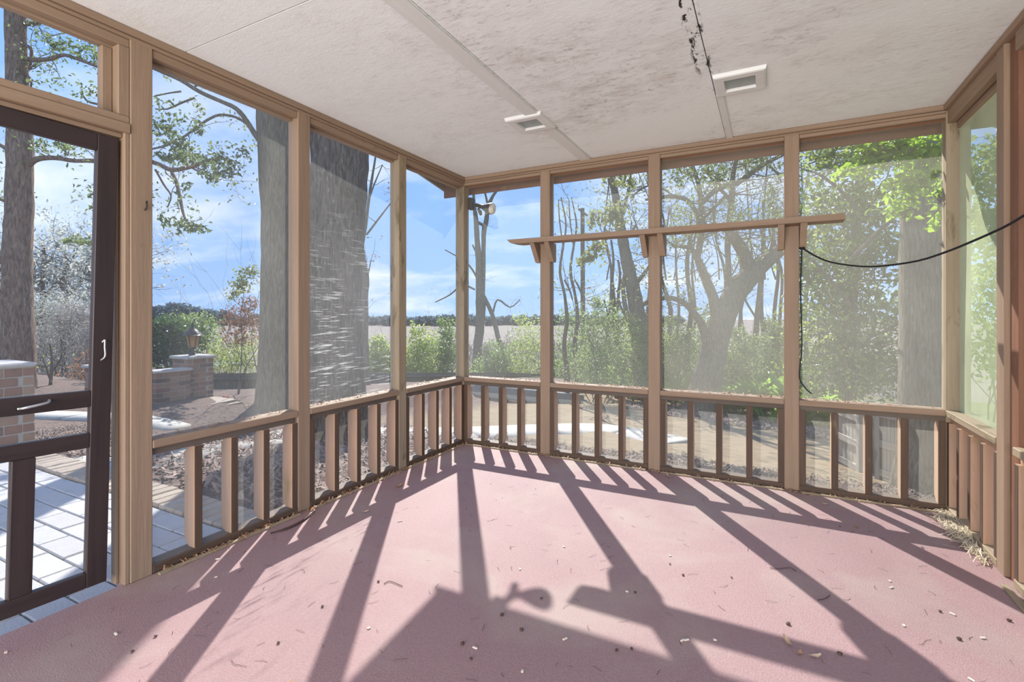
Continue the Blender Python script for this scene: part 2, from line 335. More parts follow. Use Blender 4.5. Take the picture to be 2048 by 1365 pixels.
def screen_mat(name, dens, col, streak=0., tcol=None, dmul=.45, bounds=(.44, .66), axis='Z'):
    """fine insect mesh: mostly see-through, its threads scatter the sun"""
    m = bpy.data.materials.new(name); m.use_nodes = True; nt = m.node_tree; n = nt.nodes; l = nt.links; n.clear()
    out = n.new('ShaderNodeOutputMaterial'); tr = n.new('ShaderNodeBsdfTransparent'); df = n.new('ShaderNodeBsdfDiffuse'); tl = n.new('ShaderNodeBsdfTranslucent')
    df.inputs[0].default_value = (*col, 1); tl.inputs[0].default_value = (*(tcol or col), 1)
    mx = n.new('ShaderNodeMixShader'); mx.inputs[0].default_value = 1 - dmul; l.new(df.outputs[0], mx.inputs[1]); l.new(tl.outputs[0], mx.inputs[2])
    geo = n.new('ShaderNodeNewGeometry')
    mp = n.new('ShaderNodeMapping'); mp.inputs['Scale'].default_value = (1.3, 1.3, 1.0); l.new(geo.outputs['Position'], mp.inputs[0])
    z = n.new('ShaderNodeTexNoise'); z.inputs['Scale'].default_value = 1.2; z.inputs['Detail'].default_value = 6; l.new(mp.outputs[0], z.inputs['Vector'])
    q = n.new('ShaderNodeMapRange'); q.inputs[1].default_value = .3; q.inputs[2].default_value = .75; q.inputs[3].default_value = dens * .7; q.inputs[4].default_value = dens * 1.35; l.new(z.outputs[0], q.inputs[0]); f = q.outputs[0]
    mp2 = n.new('ShaderNodeMapping'); mp2.inputs['Scale'].default_value = (7, 7, 105) if streak else (70, 70, 40); l.new(geo.outputs['Position'], mp2.inputs[0])
    z2 = n.new('ShaderNodeTexNoise'); z2.inputs['Scale'].default_value = 1; z2.inputs['Detail'].default_value = 4; l.new(mp2.outputs[0], z2.inputs['Vector'])
    q2 = n.new('ShaderNodeMapRange'); q2.inputs[1].default_value = .56 if streak else .70; q2.inputs[2].default_value = .66 if streak else .78; q2.inputs[4].default_value = streak or .25; l.new(z2.outputs[0], q2.inputs[0])
    s2 = q2.outputs[0]
    if streak:
        z3 = n.new('ShaderNodeTexNoise'); z3.inputs['Scale'].default_value = 2.2; z3.inputs['Detail'].default_value = 3; l.new(geo.outputs['Position'], z3.inputs['Vector'])
        q3 = n.new('ShaderNodeMapRange'); q3.inputs[1].default_value = bounds[0]; q3.inputs[2].default_value = bounds[1]; l.new(z3.outputs[0], q3.inputs[0])
        sp = n.new('ShaderNodeSeparateXYZ'); l.new(geo.outputs['Position'], sp.inputs[0]); q4 = n.new('ShaderNodeMapRange'); q4.inputs[1].default_value = 1.9; q4.inputs[2].default_value = 1.0; q4.inputs[3].default_value = .10; l.new(sp.outputs['Z'], q4.inputs[0])
        mm = n.new('ShaderNodeMath'); mm.operation = 'MULTIPLY'; l.new(s2, mm.inputs[0]); l.new(q3.outputs[0], mm.inputs[1])
        m4 = n.new('ShaderNodeMath'); m4.operation = 'MULTIPLY'; l.new(mm.outputs[0], m4.inputs[0]); l.new(q4.outputs[0], m4.inputs[1]); s2 = m4.outputs[0]
    ad = n.new('ShaderNodeMath'); ad.operation = 'ADD'; ad.use_clamp = True; l.new(f, ad.inputs[0]); l.new(s2, ad.inputs[1])
    o = n.new('ShaderNodeMixShader'); l.new(ad.outputs[0], o.inputs[0]); l.new(tr.outputs[0], o.inputs[1]); l.new(mx.outputs[0], o.inputs[2]); l.new(o.outputs[0], out.inputs[0])
    return m
SCR = screen_mat('insect_mesh', .17, (.60, .60, .55))
SCR_B = screen_mat('dusty_insect_mesh', .25, (.63, .61, .52))
SCR_D = screen_mat('clean_insect_mesh', .115, (.60, .60, .55))
SCR_A = screen_mat('hazy_insect_mesh', .21, (.62, .61, .54))
SCR_S = screen_mat('streaked_insect_mesh', .22, (.66, .66, .62), streak=.7, bounds=(.40, .56))
SCR_R = screen_mat('olive_insect_mesh', .60, (.72, .80, .50), dmul=.8)

# ------------------------------------------------------------------ porch: floor, ceiling, roof
ZC = 2.45; ZB = 2.365; ZR0, ZR1 = .575, .613; XR = 3.43; YB = -5.6
floor = prism('floor', [(-.10, .10), (3.55, .10), (3.55, YB), (-.035, YB), (-.035, -2.70), (-.10, -2.70)], 'z', -.10, 0, CARPET); tag(floor, kind='structure')
foundation = bx('trim_1', (-.03, YB, -.9), (3.53, .08, -.101), CONC, None, .004); tag(foundation, kind='structure')
ceiling = empty('ceiling', (1.7, -2.5, ZC), kind='structure')
xs = [-.12, 1.214, 2.214, 3.57]; ys = [.10, -2.46, YB]
for i in range(3):
    for j in range(2):
        bx('ceiling_panel', (xs[i] + .0025, ys[j+1] + .003, ZC), (xs[i+1] - .0025, ys[j] - .003, ZC + .012), CEIL, ceiling, 0)
board('ceiling_batten', (1.122, YB, ZC - .010), (1.206, -1.045, ZC), WHITE, ceiling, .002)
board('ceiling_batten', (1.122, -.788, ZC - .010), (1.206, -.012, ZC), WHITE, ceiling, .002)
board('ceiling_batten', (2.216, -.788, ZC - .010), (2.258, -.012, ZC), WHITE, ceiling, .002)
bx('ceiling_backing', (-.10, YB, ZC + .0125), (3.55, .10, ZC + .03), BLACK, ceiling, 0)

PITCH = .177
roof = empty('roof', (1.7, -2.5, 2.9), kind='structure')
def rz(y): return 2.56 + PITCH * (.30 - y)
prism('roof_deck', [(.30, rz(.30)), (YB, rz(YB)), (YB, rz(YB) + .06), (.30, rz(.30) + .06)], 'x', -.43, 3.90, BROWN[0], roof)
board('fascia', (-.40, .228, 2.350), (3.88, .248, 2.56), BROWN, roof)
for x0, x1 in ((-.42, -.40), (3.88, 3.90)):
    prism('rake_board', [(.31, 2.415), (YB, 2.415 + PITCH * (.31 - YB)), (YB, 2.56 + PITCH * (.31 - YB)), (.31, 2.56), (.335, 2.53), (.30, 2.47)], 'x', x0, x1, BROWN[1] if x0 > 0 else WORN[1], roof)


# ------------------------------------------------------------------ porch walls
def chamfer_slat(axis):
    """2x4 slat on edge, ends chamfered on the outer side; axis 'x': runs through the back wall (depth along +y)"""
    h0, h1 = ZR0 - .034, .041; c = .035; t = .019
    prof = [(0, h1), (.089 - c, h1), (.089, h1 + c), (.089, h0 - c), (.089 - c, h0), (0, h0)]
    n = len(prof); cz = (h0 + h1) / 2; V = []
    for a in (-t, t):
        for u, z in prof: V.append((a, u - .0445, z - cz) if axis == 'x' else (-(u - .0445), a, z - cz))
    bm = bmesh.new(); v = [bm.verts.new(q) for q in V]
    bm.faces.new(v[:n]); bm.faces.new(v[n:][::-1])
    for i in range(n): bm.faces.new((v[i], v[n + i], v[n + (i + 1) % n], v[(i + 1) % n]))
    bmesh.ops.recalc_face_normals(bm, faces=bm.faces); bmesh.ops.bevel(bm, geom=[e for e in bm.edges], offset=.002, segments=1, affect='EDGES')
    for f in bm.faces:
        if abs(f.normal.y if axis == 'x' else f.normal.x) > .6: f.material_index = 1
    me = bpy.data.meshes.new('baluster'); bm.to_mesh(me); bm.free(); me.materials.append(SLAT[2]); me.materials.append(EDGE[2]); return me, cz
SL_B, SLZ = chamfer_slat('x'); SL_L, _ = chamfer_slat('y')
def sheet(name, p0, du, dv, nu, nv, mat_, parent, sag=.006, nrm=None, wob=None):
    p0, du, dv = Vector(p0), Vector(du), Vector(dv); nn = du.cross(dv).normalized(); V = []; k = random.random() * 6
    for j in range(nv + 1):
        for i in range(nu + 1):
            u, v = i / nu, j / nv; b = math.sin(u * math.pi) * math.sin(v * math.pi) * sag * math.sin(k + u * 5 + v * 3)
            V.append(du * u + dv * v + nn * b)
    Fc = [(j*(nu+1)+i, j*(nu+1)+i+1, (j+1)*(nu+1)+i+1, (j+1)*(nu+1)+i) for j in range(nv) for i in range(nu)]
    return obj(name, np_mesh(name, V, Fc, True), mat_, parent, p0)

LX = -.010                                             # inner face of the left wall
posts_l = [(-.905, -.816), (-1.812, -1.723), (-2.687, -2.597), (-3.71, -3.62)]
wl = empty('wall_left', (LX, -1.4, 0), kind='structure')
WZT = 2.418
bx('post', (LX - .095, 0.0, 0), (LX - .005, .09, WZT), WORN[2], wl, .004)
for a, b in posts_l: bx('post', (LX - .089, a, 0), (LX, b, WZT), (WORN if a > -1 else TAN)[2], wl, .004)
board('crown_moulding', (LX - .04, YB, WZT), (LX + .016, .02, ZC), TAN, wl, .005)
board('crown_moulding', (LX - .06, YB, WZT - .016), (LX + .004, .0, WZT), TAN, wl, .004)
gaps_l = [(0.0, -.816), (-.905, -1.723), (-1.812, -2.597)]
for k, (a, b) in enumerate(gaps_l):
    board('header_beam', (LX - .045, b, ZB), (LX - .006, a, WZT - .016), TAN, wl)
    board('header_beam', (LX - .089, b, ZB - .012), (LX - .048, a, WZT), TAN, wl)
    board('sill_rail', (LX - .10, b, ZR0), (LX + .002, a, ZR1), TAN, wl, .004)
    board('sub_rail', (LX - .075, b, ZR0 - .034), (LX - .022, a, ZR0), EDGE, wl)
    board('bottom_rail', (LX - .089, b, .003), (LX, a, .041), EDGE, wl, .004)
    n = 3; w = a - b
    for i in range(n + 2):
        y = b + .019 + (w - .038) * i / (n + 1)
        if k == 2 and i == 0: continue
        obj('baluster', SL_L, SLAT[2], wl, (LX - .0465, y, SLZ))
    sheet('screen', (LX - .055, b, ZR1), (0, a - b, 0), (0, 0, ZB - .012 - ZR1), 10, 14, SCR_S if k == 1 else (SCR_A if k == 2 else SCR), wl)
    sheet('screen', (LX - .012, b, .041), (0, a - b, 0), (0, 0, ZR0 - .041), 6, 6, SCR, wl, .003)
    board('edge_strip', (LX + .018, b + .01, 0), (LX + .040, a - .01, .010), WORN, wl, .002)
# door jamb, header and transom over the door
DJ = -2.687
board('door_jamb', (LX - .089, DJ - .020, 0), (LX - .004, DJ, 2.0), TAN, wl)
board('door_stop', (LX - .089, DJ - .034, 0), (LX - .050, DJ - .020, 1.965), TAN, wl)
board('door_jamb', (LX - .089, -3.62, 0), (LX - .004, -3.60, 2.0), TAN, wl)
board('door_header', (LX - .095, -3.62, 1.985), (LX + .006, DJ, 2.028), TAN, wl, .004)
board('door_header', (LX - .060, -3.62, 2.028), (LX - .002, DJ, 2.060), TAN, wl, .004)
board('door_header', (LX - .075, -3.62, 1.965), (LX - .020, DJ - .02, 1.985), TAN, wl, .004)
board('header_beam', (LX - .045, -3.62, ZB), (LX - .006, DJ, WZT - .016), TAN, wl)
board('header_beam', (LX - .089, -3.62, ZB - .012), (LX - .048, DJ, WZT), TAN, wl)
board('transom_stile', (LX - .060, DJ - .045, 2.060), (LX - .003, DJ, ZB), TAN, wl, .004)
board('transom_stile', (LX - .089, DJ - .085, 2.060), (LX - .048, DJ - .045, ZB - .012), TAN, wl, .004)
sheet('screen', (LX - .068, -3.62, 2.06), (0, 3.62 + DJ, 0), (0, 0, ZB - .012 - 2.06), 8, 4, SCR_D, wl)
tube('nail', [(LX - .002, -2.63, 1.66), (LX + .016, -2.63, 1.675), (LX + .016, -2.63, 1.70)], [.004, .004, .004], DARKM, wl, 6, 1)

wb = empty('wall_back', (1.7, 0, 0), kind='structure')
posts_b = [(.757, .846), (1.663, 1.752), (2.577, 2.666)]
for a, b in posts_b: bx('post', (a, 0, 0), (b, .089, WZT), TAN[2], wb, .004)
gaps_b = [(-.015, .757), (.846, 1.663), (1.752, 2.577), (2.666, 3.432)]
board('crown_moulding', (LX + .016, -.016, WZT), (XR, .04, ZC), TAN, wb, .005)
board('crown_moulding', (LX + .004, -.004, WZT - .016), (XR, .06, WZT), TAN, wb, .004)
for k, (a, b) in enumerate(gaps_b):
    board('header_beam', (a, .006, ZB + .012), (b, .045, WZT - .016), TAN, wb)
    board('header_beam', (a, .050, ZB + .004), (b, .089, WZT), BROWN, wb)
    board('sill_rail', (a, -.004, ZR0), (b, .10, ZR1), TAN, wb, .004)
    board('sub_rail', (a, .022, ZR0 - .034), (b, .075, ZR0), EDGE, wb)
    board('bottom_rail', (a, 0, .003), (b, .089, .041), EDGE, wb, .004)
    for i in range(5):
        x = a + .019 + (b - a - .038) * i / 4
        obj('baluster', SL_B, SLAT[2], wb, (x, .0465, SLZ))
    sheet('screen', (a, .055, ZR1), (b - a, 0, 0), (0, 0, ZB + .004 - ZR1), 10, 14, SCR_B if k > 1 else SCR, wb)
    sheet('screen', (a, .012, .041), (b - a, 0, 0), (0, 0, ZR0 - .041), 6, 6, SCR_B if k == 3 else SCR, wb, .003)
    board('edge_strip', (a + .01, -.042, 0), (b - .01, -.020, .010), WORN, wb, .002)

wr = empty('wall_right', (XR, -1.2, 0), kind='structure')
bx('post', (XR, 0, 0), (XR + .115, .09, WZT), WORN[2], wr, .004)
for a, b in ((-.83, -.742), (-1.75, -1.66)): bx('post', (XR, a, 0), (XR + .089, b, WZT), TAN[2], wr, .004)
bx('post', (XR + .018, -.925, 0), (XR + .107, -.836, ZC), BROWN[2], wr, .004)
board('crown_moulding', (XR - .016, YB, WZT), (XR + .04, .02, ZC), TAN, wr, .005)
for k, (a, b) in enumerate(((0.0, -.742), (-.925, -1.66))):
    board('header_beam', (XR + .006, b, ZB - .03), (XR + .045, a, WZT), TAN, wr)
    board('header_beam', (XR + .050, b, ZB - .065), (XR + .089, a, WZT), TAN, wr)
    board('sill_rail', (XR - .004, b, ZR0), (XR + .12, a, ZR1), WORN, wr, .004)
    board('sub_rail', (XR + .022, b, ZR0 - .034), (XR + .075, a, ZR0), SLAT, wr)
    board('bottom_rail', (XR, b, .003), (XR + .089, a, .041), WORN, wr, .004)
    for i in range(5):
        y = b + .019 + (a - b - .038) * i / 4
        o = obj('baluster', SL_L, SLAT[2], wr, (XR + .0465, y, SLZ), (0, 0, math.pi))
    sheet('screen', (XR + .062, b, ZR1), (0, a - b, 0), (0, 0, ZB - .065 - ZR1), 10, 14, SCR_R, wr, .02)
    board('edge_strip', (XR - .045, b + .01, 0), (XR - .020, a - .01, .012), WORN, wr, .002)

# ------------------------------------------------------------------ screen door
dr = empty('door_1', (LX - .040, -2.722, 1.955), kind='structure')
dr.rotation_euler = (R(-1.25), 0, 0)
def dboard(name, y0, y1, z0, z1, t=.032, m=DOORW):
    s = (t, y0 - y1, z1 - z0); o = obj(name, box_mesh(s, .003), pick(m, s)); o.parent = dr; o.location = (0, (y0 + y1) / 2 + 2.722, (z0 + z1) / 2 - 1.955); return o
dboard('stile', -2.722, -2.795, .045, 1.955); dboard('stile', -3.515, -3.588, .045, 1.955)
dboard('top_rail', -2.795, -3.515, 1.885, 1.955); dboard('middle_rail', -2.795, -3.515, .800, .868); dboard('middle_rail', -2.795, -3.515, .630, .690); dboard('bottom_rail', -2.795, -3.515, .045, .108)
dboard('mullion', -2.965, -3.035, .108, .630, .03); dboard('mullion', -3.235, -3.305, .108, .630, .03)
o = tube('hook_latch', [(.02, -.040, -.885), (.03, -.036, -.875), (.031, -.036, -.905), (.031, -.034, -.945), (.026, -.048, -.962)], [.0035] * 5, METALW, None, 6, 3, loc=(0, 0, 0)); o.parent = dr; o['label'] = 'white metal hook latch'
o = tube('pull_handle', [(.02, -.30, -1.13), (.045, -.285, -1.125), (.045, -.225, -1.115), (.02, -.21, -1.11)], [.005] * 4, METALW, None, 6, 3, loc=(0, 0, 0)); o.parent = dr
for z0, z1 in ((.868, 1.885), (.69, .80), (.108, .63)):
    o = sheet('screen', (0, 0, 0), (0, .72, 0), (0, 0, z1 - z0), 6, 6, SCR_D, None, .004); o.parent = dr; o.location = (-.004, -3.515 + 2.722, z0 - 1.955)

# ------------------------------------------------------------------ things on the porch
for k, (x0, lab) in enumerate(((.975, 'square recessed ceiling light on the batten left of the mildew patch'), (2.22, 'square recessed ceiling light at the end of the mouldy seam, right of the other'))):
    y0, s, zb = -1.045, .256, ZC - .022; c = (x0 + s / 2, y0 + s / 2, ZC)
    t = empty('ceiling_light', c, lab, 'ceiling light', 'recessed porch ceiling lights')
    i0 = .052
    bm = bmesh.new()
    ring = []
    for (ins, z) in ((0, 0), (.004, -.018), (.012, -.022), (i0, -.022), (i0 + .004, 0.004)):
        h = s / 2 - ins; ring.append([bm.verts.new((sx * h, sy * h, z)) for sx, sy in ((-1, -1), (1, -1), (1, 1), (-1, 1))])
    for a, b in zip(ring, ring[1:]):
        for q in range(4): bm.faces.new((a[q], b[q], b[(q+1) % 4], a[(q+1) % 4]))
    bmesh.ops.recalc_face_normals(bm, faces=bm.faces)
    me = bpy.data.meshes.new('frame'); bm.to_mesh(me); bm.free(); obj('frame', me, WHITE[0], t, c)
    bx('lens', (c[0] - s/2 + i0, c[1] - s/2 + i0, ZC - .006), (c[0] + s/2 - i0, c[1] + s/2 - i0, ZC - .001), GLASSG, t, .001)

SZ0, SZ1 = 1.785, 1.823
sh = empty('wall_shelf', (1.71, -.07, SZ0), 'long narrow tan plank shelf on wedge brackets across the back posts', 'shelf')
prism('shelf_board', [(.51, SZ1), (2.91, SZ1), (2.91, SZ0), (.60, SZ0), (.54, SZ0 + .010)], 'y', -.140, -.003, TAN[0], sh)
for a, b in posts_b:
    for x0, x1 in ((a - .040, a - .001), (b + .001, b + .040)):
        prism('bracket', [(-.125, SZ0 - .001), (.045, SZ0 - .001), (.045, SZ0 - .155), (-.008, SZ0 - .155)], 'x', x0, x1, TAN[2], sh)

# black cable tied to the back post and running to the right wall
cb = empty('cable', (2.68, .0, 1.63), 'thin black cable sagging from the back post to the right wall', 'cable')
P0, P1 = Vector((2.676, -.010, 0)), Vector((3.40, -1.12, 0))
def on_line(px, py):
    r = ray(px, py); d = P1 - P0
    A = np.array([[r.x, -d.x], [r.y, -d.y]]); t, u = np.linalg.solve(A, np.array([P0.x - CAM.x, P0.y - CAM.y])); return CAM + r * t
pts = [on_line(*q) for q in ((1604, 496), (1630, 512), (1663, 525), (1719, 533), (1769, 532), (1836, 522), (1890, 505), (1933, 488), (2003, 457), (2047, 432), (2090, 405))]
sw = tube('swag', pts, [.0052] * len(pts), BLACK, cb, 6, 3)
pts = [at(px, py, 3.31) for px, py in ((1604, 497), (1601, 582), (1604, 688), (1599, 745), (1601, 762), (1612, 778), (1623, 788))]
tube('drop', pts, [.004] * len(pts), BLACK, cb, 6, 3)
tube('knot', [at(1600, 495, 3.325), at(1604, 499, 3.30), at(1608, 495, 3.31)], [.008, .010, .008], BLACK, sw, 6, 2)

# floodlight outside on the corner post
fl = empty('floodlight', (-.0145, .09, at(940, 413, 4.72).z - .055), 'small floodlight with dark arm and lit head on the corner post outside', 'floodlight')
c = at(940, 413, 4.74); bx('mounting_box', (-.0145, .060, c.z - .055), (.028, .125, c.z + .055), DARKM, fl, .006)
tube('arm', [Vector((.02, .09, c.z)), at(955, 411, 4.74), at(968, 415, 4.72)], [.016, .020, .022], DARKM, fl, 8, 2)
a, b = at(966, 415, 4.72), at(984, 418, 4.66)
lh = tube('lamp_head', [a, a + (b - a) * .35, a + (b - a) * .7, b], [.024, .040, .052, .055], DARKM, fl, 12, 2)
tube('lamp_lens', [b, b + (b - a) * .12 + Vector((0, 0, -.003)), b + (b - a) * .2], [.053, .046, .01], REFL, lh, 12, 1)
tube('sensor', [at(956, 417, 4.73), at(960, 424, 4.73), at(962, 430, 4.72)], [.012, .020, .014], DARKM, fl, 8, 1)

# litter on the carpet -------------------------------------------------
def fl_pt(px, py):
    r = ray(px, py); return CAM + r * (CAM.z / (-r.z))
def leaflet(L, Wd, curl, seed):
    rg = random.Random(seed); n = 5; V = []; Fc = []
    for i in range(n + 1):
        t = i / n; w = Wd * math.sin(math.pi * min(1, .12 + t * .86)) ** .8 * (1 + rg.uniform(-.15, .15)); z = curl * (t - .5) ** 2 * 4 * L * .25 + .0015
        x = (t - .5) * L
        V += [(x, -w/2, z + .004 * rg.random()), (x, 0, z * .7), (x, w/2, z + .004 * rg.random())]
    for i in range(n):
        for j in range(2): q = i*3+j; Fc.append((q, q+3, q+4, q+1))
    return np_mesh('fallen_leaf', V, Fc)
LM = [leaflet(.045, .016, .5, 1), leaflet(.03, .014, .2, 2), leaflet(.06, .018, .7, 3), leaflet(.02, .012, .1, 4)]
CM = [box_mesh((.020, .008, .005), .002), box_mesh((.012, .009, .004), .0015), box_mesh((.028, .006, .004), .001)]
def lump(s):
    bm = bmesh.new(); bmesh.ops.create_icosphere(bm, subdivisions=1, radius=s)
    for v in bm.verts: v.co *= random.uniform(.75, 1.15); v.co.z *= .6
    me = bpy.data.meshes.new('seed'); bm.to_mesh(me); bm.free(); return me
SM_ = [lump(.007), lump(.010), lump(.005)]
def zone(p):
    if p.y < -2.2: return 'front'
    if p.x < 1.1: return 'left'
    if p.x > 2.5: return 'right'
    return 'middle'
litter = [(1575, 1287, 2, 0), (1600, 1310, 1, 0), (1630, 1316, 0, 0), (1338, 955, 2, 0), (797, 975, 2, 0), (803, 972, 0, 0), (1615, 990, 1, 0), (1648, 1010, 0, 0), (730, 1026, 0, 0), (1712, 1055, 1, 0), (586, 1370, 1, 0),
          (1365, 1283, 0, 1), (1430, 1282, 1, 1), (1130, 1280, 0, 1), (1128, 1095, 1, 1), (950, 1298, 0, 1), (1783, 1177, 0, 1), (1780, 1164, 1, 1), (1905, 1230, 0, 1), (1966, 1278, 0, 1), (1808, 1253, 1, 1), (1040, 1140, 1, 1), (1340, 1113, 1, 1), (1943, 1362, 0, 1), (435, 1120, 0, 1), (432, 1156, 1, 1), (232, 1270, 0, 1), (12, 1307, 1, 1), (800, 1044, 2, 1), (738, 1258, 1, 1), (1373, 1282, 0, 1), (1254, 1185, 1, 1), (1045, 1345, 1, 1),
          (1577, 1250, 1, 2), (1340, 1130, 2, 2), (1463, 1157, 2, 2), (1366, 1152, 0, 2), (1004, 1232, 1, 2), (1043, 1262, 1, 2), (925, 1290, 1, 2), (942, 1320, 0, 2), (1263, 1300, 0, 2), (1918, 1280, 1, 2), (2018, 1243, 1, 2), (1680, 1055, 2, 2), (1880, 1225, 0, 2), (757, 1165, 0, 2), (645, 1215, 0, 2), (557, 1288, 0, 2), (265, 1305, 0, 2), (1083, 1199, 0, 2), (1270, 1187, 0, 2), (1233, 1303, 0, 2), (311, 1275, 0, 2), (1680, 1310, 1, 2)]
KIND = {0: ('fallen_leaf', LM, DRY, 'curled dry leaf lying on the rose carpet', 'leaf', 'dry leaves'),
        1: ('wood_chip', CM, CHIP, 'tiny pale wood chip lying on the rose carpet', 'wood chip', 'pale chips'),
        2: ('seed_husk', SM_, SEED, 'tiny dark seed husk lying on the rose carpet', 'seed', 'dark husks')}
ORD = 'first second third fourth fifth sixth seventh eighth ninth tenth eleventh twelfth thirteenth fourteenth fifteenth sixteenth seventeenth eighteenth nineteenth twentieth twenty-first twenty-second twenty-third twenty-fourth twenty-fifth twenty-sixth twenty-seventh'.split()
KW = {0: ('curled dry leaf', 'dry leaves'), 1: ('tiny pale wood chip', 'pale wood chips'), 2: ('tiny dark seed husk', 'dark seed husks')}
for k in (0, 1, 2):
    row_ = sorted([q for q in litter if q[3] == k])
    for i, (px, py, m, _) in enumerate(row_):
        nm, ms, mt, lab, cat, grp = KIND[k]; p = fl_pt(px, py)
        if p.y > -.06 or p.x < .06: p.y = min(p.y, -.06); p.x = max(p.x, .06)
        o = obj(nm, ms[m % len(ms)], mt, None, (p.x, p.y, .003 if k != 2 else .004), (0, 0, random.uniform(0, 6.3)))
        tag(o, '%s on the carpet, %s from the left of the %s' % (KW[k][0], ORD[i], KW[k][1]), cat, grp + ' on the carpet')
p0, p1, p2, p3 = (fl_pt(*q) for q in ((541, 1070), (575, 1060), (605, 1045), (630, 1025)))
tube('bark_strip', [p + Vector((0, 0, .008)) for p in (p0, p1, p2, p3)], [.003, .007, .006, .003], SEED, None, 6, 3)
tag(bpy.context.scene.objects['bark_strip'], 'long dark bent bark strip lying by the left post', 'bark strip')
for pp, lab in ((((1540, 1138), (1555, 1140), (1580, 1138), (1592, 1145)), 'thin curved dark twig lying in a post shadow'), (((1635, 1203), (1650, 1200), (1660, 1193)), 'short bent twig at the middle of the right shadow'), (((805, 1175), (780, 1165), (768, 1170)), 'thin pale forked twig on the sunlit carpet left of the corner shadow')):
    o = tube('twig', [fl_pt(*q) + Vector((0, 0, .004)) for q in pp], [.0016] * len(pp), SEED, None, 6, 3); tag(o, lab, 'twig')
# needles strewn over the carpet and straw swept against the right wall
def strands(name, N, region, L, w, mat_, label, cat, zf=None, lift=.006, tilt=.15):
    C = np.array([region() for _ in range(N)]); a = RNG.uniform(0, 6.28, N); d = np.stack([np.cos(a), np.sin(a), RNG.normal(0, tilt, N)], 1) * (L * RNG.uniform(.5, 1.3, N))[:, None] * .5
    s = np.stack([-np.sin(a), np.cos(a), RNG.normal(0, .3, N)], 1) * w * .5; m = C + np.array([0, 0, 1]) * np.abs(RNG.normal(0, lift, N))[:, None] + s * RNG.normal(0, 4, N)[:, None]
    V = np.stack([C - d - s, C - d + s, m + s, m - s, C + d + s, C + d - s], 1).reshape(-1, 3); i = np.arange(N) * 6
    Fc = np.concatenate([np.stack([i, i+1, i+2, i+3], 1), np.stack([i+3, i+2, i+4, i+5], 1)])
    o = obj(name, np_mesh(name, V, Fc), mat_, None); tag(o, label, cat, kind='stuff'); return o
strands('pine_needles', 260, lambda: (random.uniform(.1, 3.3), random.uniform(-3.0, -.08), .002), .04, .0016, SEED, 'thin dry needles strewn across the rose carpet', 'needles', lift=.001, tilt=.02)
strands('dry_straw', 900, lambda: (XR - abs(random.gauss(0, .035)) - .005, -random.triangular(.02, .75, .2), .004 + abs(random.gauss(0, .008))), .07, .003, STRAWY, 'pale dry straw swept along the base of the right wall', 'straw', lift=.012, tilt=.2)
strands('leaf_debris', 420, lambda: (random.uniform(0, 3.4), random.uniform(-.02, -.002) - abs(random.gauss(0, .012)), .005), .03, .008, DRY, 'dry leaf crumbs along the base of the back wall', 'debris', lift=.006)
strands('leaf_debris', 420, lambda: (LX + .005 + abs(random.gauss(0, .016)), random.uniform(-2.55, -.02), .006), .03, .008, DRY, 'dry leaf crumbs along the base of the left wall', 'debris', lift=.006)
strands('sill_debris', 260, lambda: (random.uniform(0, 3.4), random.triangular(.01, .09, .08), ZR1 + .003), .03, .007, DRY, 'dry leaf crumbs on the back sill rail', 'debris', lift=.006)
strands('sill_debris', 160, lambda: (LX - random.triangular(.01, .09, .08), random.uniform(-2.55, -.02), ZR1 + .003), .03, .007, DRY, 'dry leaf crumbs on the left sill rail', 'debris', lift=.006)

